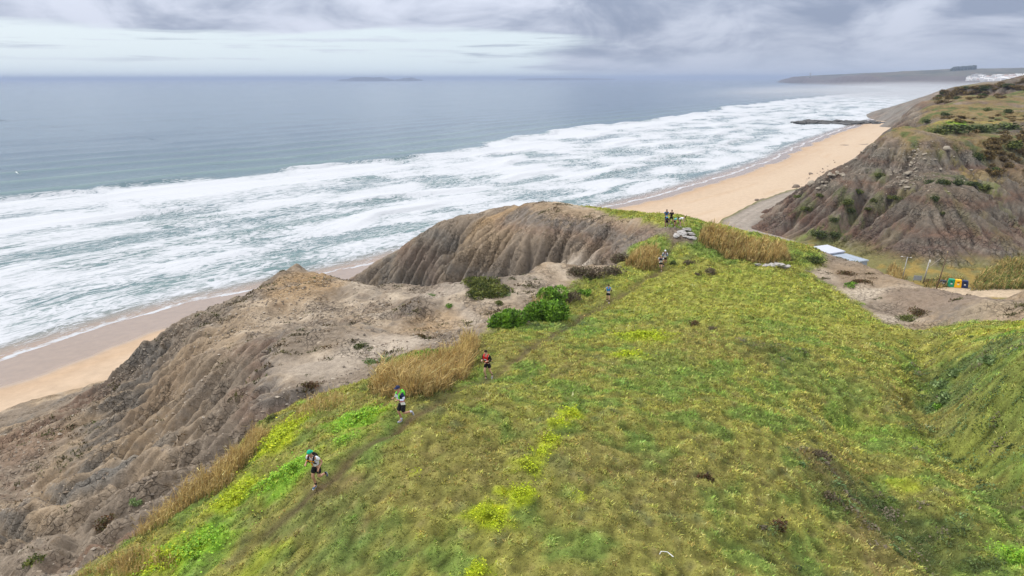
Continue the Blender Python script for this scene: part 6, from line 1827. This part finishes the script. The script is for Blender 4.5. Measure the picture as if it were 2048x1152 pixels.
# grey lamp post with two arms
M_GALV = paint('galvanised_steel', (.34, .34, .35), .5, .15, 3, metal=.3)
M_WOOD = paint('weathered_post', (.13, .09, .06), .9, .3, 5, bump=.4)
M_CONC = paint('concrete_post', (.38, .36, .33), .9, .2, 5)
l = floor_at(1804, 561)
lpst = thing('lamp_post', 'slender grey lamp post with two short arms behind the bare ridge', 'lamp post', l, 0)
pole('post', .11, .07, 5.5, M_GALV, lpst, rot=(0, R(4), 0))
tp_ = Vector((math.sin(R(4)) * 5.4, 0, 5.4))
pole('arm', .035, .03, 1.25, M_GALV, lpst, tp_, (0, R(-82), 0)); pole('arm', .035, .03, .75, M_GALV, lpst, tp_, (0, R(98), 0))
box('lamp_head', .46, .2, .12, paint('lamp_grey', (.6, .6, .6), .5), lpst, tp_ + Vector((-1.3, 0, .12)), .03); box('lamp_head', .4, .2, .12, paint('lamp_grey_b', (.62, .62, .62), .5), lpst, tp_ + Vector((.8, 0, -.16)), .03)
l = floor_at(1848, 563)
sp = thing('sign_post', 'concrete post carrying a small white sign and a slanting stay, left of the bins', 'sign post', l, 0)
pole('post', .16, .12, 4.4, M_CONC, sp, rot=(0, R(5), 0))
box('sign', .42, .08, .66, paint('sign_white', (.82, .82, .80), .5), sp, (.46, -.12, 4.35), .03)
pole('stay', .06, .045, 3.6, paint('pale_stay', (.36, .30, .25), .8), sp, (.30, 0, 3.0), (0, R(48), 0))
l = floor_at(1872, 582)
wp = thing('utility_pole', 'dark brown wooden pole leaning slightly right in front of the bins', 'pole', l, 0)
pole('shaft', .14, .10, 8.6, M_WOOD, wp, rot=(R(0), R(7), 0))
box('insulator', .22, .18, .34, paint('insulator', (.46, .36, .22), .5), wp, (math.sin(R(7)) * 8.5 - .1, 0, 8.5), .04)
l = floor_at(1834, 566)
cb_ = thing('signboard', 'low grey board on two legs at the edge of the parking track', 'sign', l, -.3)
box('board', 1.7, .08, 1.1, paint('grey_board', (.28, .30, .33), .6), cb_, (0, 0, .45), .02)
for sx in (-.7, .7): pole('leg', .05, .05, .5, M_WOOD, cb_, (sx, .08, 0))
l = floor_at(1866, 569)
fc = thing('wooden_fence', 'low brown wooden fence between the sign post and the dark bin', 'fence', l, -.25)
for i in range(5): pole('post', .07, .06, 1.1, M_WOOD, fc, (-2.0 + i * 1.0, 0, 0))
for z in (.35, .62, .9): box('rail', 4.3, .05, .14, M_WOOD, fc, (0, -.08, z), .01)
q, d = hitB(1611, 496); 
l = Pz(1611, 499, 11.0)
vp = thing('white_post', 'thin white post sticking up behind the grassy saddle', 'post', (l[0], l[1], float(HBF(l[0], l[1]))), 0)
pole('shaft', .09, .08, 3.4, paint('white_post_paint', (.6, .6, .58), .6), vp); ball('knob', (0, 0, 3.42), (.09, .09, .06), paint('post_top', (.55, .55, .52), .6), vp, 8)

# hut with two flat roofs, mostly behind the ridge
hz_ = 15.2
A_, B_, C_, D_ = [Pz(a, b_2, hz_) for a, b_2 in ((1621, 495), (1655, 490.5), (1691, 503.5), (1659, 508))]
E_, F_ = [Pz(a, b_2, hz_ - .5) for a, b_2 in ((1738, 521.5), (1706, 526))]
M_ROOFW = paint('white_roof_sheet', (.44, .465, .53), .45, .05, 2); M_ROOFG = paint('grey_blue_roof_sheet', (.33, .38, .44), .45, .08, 2); M_HUT = paint('hut_wall', (.26, .30, .36), .8, .15, 3)
hut = thing('beach_hut', 'low building with a white and a grey blue flat roof behind the saddle', 'building', ((A_[0] + C_[0]) / 2, (A_[1] + C_[1]) / 2, 10.5), 0)
org = np.array(hut.location)
def slab(name, corners, top, th, mat, parent, grow=0.0):
    c = np.mean(corners, 0)
    V = []
    for z in (top - th, top):
        for p in corners:
            k = (p[:2] - c[:2]) * (1 + grow); V.append((c[0] + k[0] - org[0], c[1] + k[1] - org[1], z - org[2]))
    F = [(3, 2, 1, 0), (4, 5, 6, 7)] + [(i, (i + 1) % 4, 4 + (i + 1) % 4, 4 + i) for i in range(4)]
    me = bpy.data.meshes.new(name); me.from_pydata(V, [], F); me.materials.append(mat)
    return add(name, me, parent)
rw = slab('white_roof', [A_, B_, C_, D_], hz_, .30, M_ROOFW, hut); slab('wall', [A_, B_, C_, D_], hz_ - .303, 4.4, M_HUT, hut, -.06)
C2 = C_ + (E_ - C_) * .012; D2 = D_ + (F_ - D_) * .012
rg_ = slab('grey_roof', [C2, E_, F_, D2], hz_ - .5, .28, M_ROOFG, hut); slab('wall', [C2, E_, F_, D2], hz_ - .783, 4.0, M_HUT, hut, -.06)
for i in range(7):
    k = (i + .5) / 7
    a = D2 + (F_ - D2) * k; b2_ = C2 + (E_ - C2) * k; m_ = (a + b2_) / 2; L_ = float(np.hypot(*(b2_ - a)[:2]))
    box('roof_rib', L_ * .98, .10, .06, M_ROOFG, rg_, (m_[0] - org[0], m_[1] - org[1], hz_ - .498 - org[2]), 0, 1, (0, 0, math.atan2(b2_[1] - a[1], b2_[0] - a[0])))

# ------------------------------------------------------------------ the town, its wood, a mast and the islands
M_HW = paint('white_render', (.78, .77, .76), .8, .08, .2); M_HC = paint('cream_render', (.70, .58, .45), .8, .1, .2); M_TILE = paint('clay_tile', (.38, .17, .11), .85, .2, .5); M_GLASS = paint('dark_window', (.06, .07, .09), .3, .1, 1)
def house_mesh(w_, d_, h_, roofh, wall, seed):
    V = [(-w_, -d_, -6), (w_, -d_, -6), (w_, d_, -6), (-w_, d_, -6), (-w_, -d_, h_), (w_, -d_, h_), (w_, d_, h_), (-w_, d_, h_)]
    F = [(0, 1, 5, 4), (1, 2, 6, 5), (2, 3, 7, 6), (3, 0, 4, 7)]; mi = [0] * 4
    e = .4
    b0 = len(V)
    V += [(-w_ - e, -d_ - e, h_), (w_ + e, -d_ - e, h_), (w_ + e, d_ + e, h_), (-w_ - e, d_ + e, h_), (-w_ * .9, 0, h_ + roofh), (w_ * .9, 0, h_ + roofh)]
    F += [(b0, b0 + 1, b0 + 5, b0 + 4), (b0 + 2, b0 + 3, b0 + 4, b0 + 5), (b0 + 1, b0 + 2, b0 + 5, b0 + 5), (b0 + 3, b0, b0 + 4, b0 + 4), (b0 + 3, b0 + 2, b0 + 1, b0)]; mi += [1] * 5
    n_ = max(2, int(w_ / 2.2))
    for fl in range(max(1, int(h_ / 3))):
        for i in range(n_):
            x0 = -w_ + (i + .5) * 2 * w_ / n_; z0 = 1.2 + fl * 3.0
            if z0 + 1.3 > h_: continue
            b1 = len(V)
            V += [(x0 - .6, -d_ - .06, z0), (x0 + .6, -d_ - .06, z0), (x0 + .6, -d_ - .06, z0 + 1.3), (x0 - .6, -d_ - .06, z0 + 1.3)]
            F.append((b1, b1 + 1, b1 + 2, b1 + 3)); mi.append(2)
    me = bpy.data.meshes.new('house')
    F = [tuple(dict.fromkeys(f)) for f in F]
    me.from_pydata(V, [], F)
    for m_ in (wall, M_TILE if seed in (1, 4) else M_HW, M_GLASS): me.materials.append(m_)
    me.polygons.foreach_set('material_index', mi)
    return me
hm_ = [house_mesh(5, 4.5, 6, 1.8, M_HW, 1), house_mesh(7, 4.5, 6, 1.6, M_HW, 2), house_mesh(9, 5, 8.5, 1.4, M_HW, 3), house_mesh(5.5, 5, 5, 2.0, M_HC, 4), house_mesh(11, 5.5, 9, .6, M_HW, 5)]
def hitF(px, py, dmin=1300., dmax=5200.):
    d = np.arange(dmin, dmax, 8.); u, v = (px - 1024) / FPX, (py - 576) / FPX
    x, y, z = d * u, d * (CP - v * SP), H_CAM - d * (v * CP + SP)
    b_ = z <= HF(x, y)
    if not b_.any(): return None, None
    i = int(np.argmax(b_)); return np.array((x[i], y[i], float(HF(x[i], y[i])))), d[i]
th_ = random.Random(17)
for i in range(150):
    k = th_.random()
    px = 1935 + 125 * k ** .8; top = 156.5 - 3.0 * (px - 1935) / 113; py = top + th_.uniform(0, 9.5)
    q, d = hitF(px, py)
    if q is None: continue
    add('house', hm_[th_.randrange(5)], None, 'small white house in the distant town on the hill', 'house', 'houses of the distant town', None, (q[0], q[1], q[2]), (0, 0, th_.uniform(-.5, .5) - math.atan2(q[0], q[1])), th_.uniform(.9, 1.5))
q, d = hitF(1957, 157)
if q is not None:
    bl = thing('apartment_block', 'largest white block in the distant town', 'building', q, -math.atan2(q[0], q[1]))
    for i, (x0, h_) in enumerate(((-26, 17), (-9, 21), (9, 20), (25, 16))):
        wl = box('wall', 15.5, 14, h_ + 8, M_HW, bl, (x0, i % 2 * 3, -8), 0)
        for fl in range(5):
            for j in range(4):
                if 2 + fl * 3.6 + 2 < h_: box('window', 1.8, .2, 1.7, M_GLASS, wl, (-5.4 + j * 3.6, -7.05, 10 + fl * 3.6), 0)
def far_row(name, px0, px1, py, label, cat, dist, hmin, hmax, n_, w_):
    pts = []
    bmw = np.random.default_rng(3)
    V, F = [], []
    for i in range(n_):
        px = lerp(px0, px1, i / (n_ - 1)) + bmw.normal(0, .3); dd = np.arange(2200., 5000., 20.); u_, v_ = (px - 1024) / FPX, (py - 576) / FPX
        xx, yy = dd * u_, dd * (CP - v_ * SP); zz = HF(xx, yy)
        d = dd[int(np.argmax((zz - H_CAM) / yy))] * bmw.uniform(.985, 1.0)
        q = P(px, py, d); z = float(HF(q[0], q[1])); h_ = bmw.uniform(hmin, hmax) * min(1, .55 + 3.2 * i / n_)
        b0 = len(V)
        for k in range(6):
            a = k * math.pi / 3 + bmw.random(); V.append((q[0] + math.cos(a) * w_, q[1] + math.sin(a) * w_, z - 2))
        for k in range(6):
            a = k * math.pi / 3 + bmw.random() * .5; V.append((q[0] + math.cos(a) * w_ * .85, q[1] + math.sin(a) * w_ * .85, z + h_ * bmw.uniform(.75, 1)))
        V.append((q[0], q[1], z + h_))
        F += [(b0 + k, b0 + (k + 1) % 6, b0 + 6 + (k + 1) % 6) for k in range(6)] + [(b0 + k, b0 + 6 + (k + 1) % 6, b0 + 6 + k) for k in range(6)] + [(b0 + 6 + k, b0 + 6 + (k + 1) % 6, b0 + 12) for k in range(6)]
    return add(name, mesh_from(name, np.array(V), np.array(F), [paint('far_foliage', (.035, .05, .035), .9, .3, .1)], True), kind='stuff', label=label)
far_row('far_wood', 1901, 1949, 152, 'dark square wood on the skyline above the distant town', 'wood', 3450, 22, 27, 90, 9)
q, d = hitF(1621, 157, 3000, 9000)
if q is not None:
    ms = thing('mast', 'tiny mast on the skyline of the distant headland', 'mast', q, 0)
    pole('shaft', 6, 4, 40, M_GALV, ms); ball('tank', (0, 0, 40), (9, 9, 6), M_GALV, ms, 8)

def island(name, px0, px1, prof, d, label):
    """a low rocky island with its own length, breadth and height"""
    n_ = len(prof) * 4; nb_ = 9
    a, b_ = P(px0, 156, d), P(px1, 156, d)
    V = []
    depth = d * .035
    fl = np.interp(np.linspace(0, len(prof) - 1, n_), np.arange(len(prof)), prof)
    for j in range(nb_):
        v = j / (nb_ - 1)
        for i in range(n_):
            u = i / (n_ - 1)
            x, y = a[0] + (b_[0] - a[0]) * u, a[1] + (b_[1] - a[1]) * u + depth * (v - .2)
            side = sstep(min(v, 1 - v), 0, .14)
            V.append((x, y, -30 + (fl[i] * d / FPX + 30 + 26) * float(side) * (1 + .03 * float(perlin(np.array([u * 30]), np.array([v * 6]), 5)[0]))))
    me = mesh_from(name, np.array(V), grid_faces(n_, nb_), [paint('far_rock', (.09, .09, .10), .95, .3, .002)], False)
    return add(name, me, kind='structure', label=label)
island('island', 676, 783, [0, .6, 1.2, .6, 3.0, 4.2, 4.6, 4.8, 5.0, 5.3, 4.6, 3.6, 4.6, 5.0, 4.8, 3.4, 1.6, 0], 15000, 'longer pale island on the sea horizon')
island('island', 790, 842, [0, .8, 1.0, .6, 2.6, 4.0, 2.6, 3.2, 4.4, 3.8, .6, 1.6, .4, 0], 15000, 'short jagged island on the sea horizon')
island('island', 1035, 1230, [0, .8, 1.3, 1.6, 1.8, 1.6, 2.0, 1.7, 1.4, 1.7, 1.3, 1.0, .6, 0], 19000, 'very low faint headland on the sea horizon')
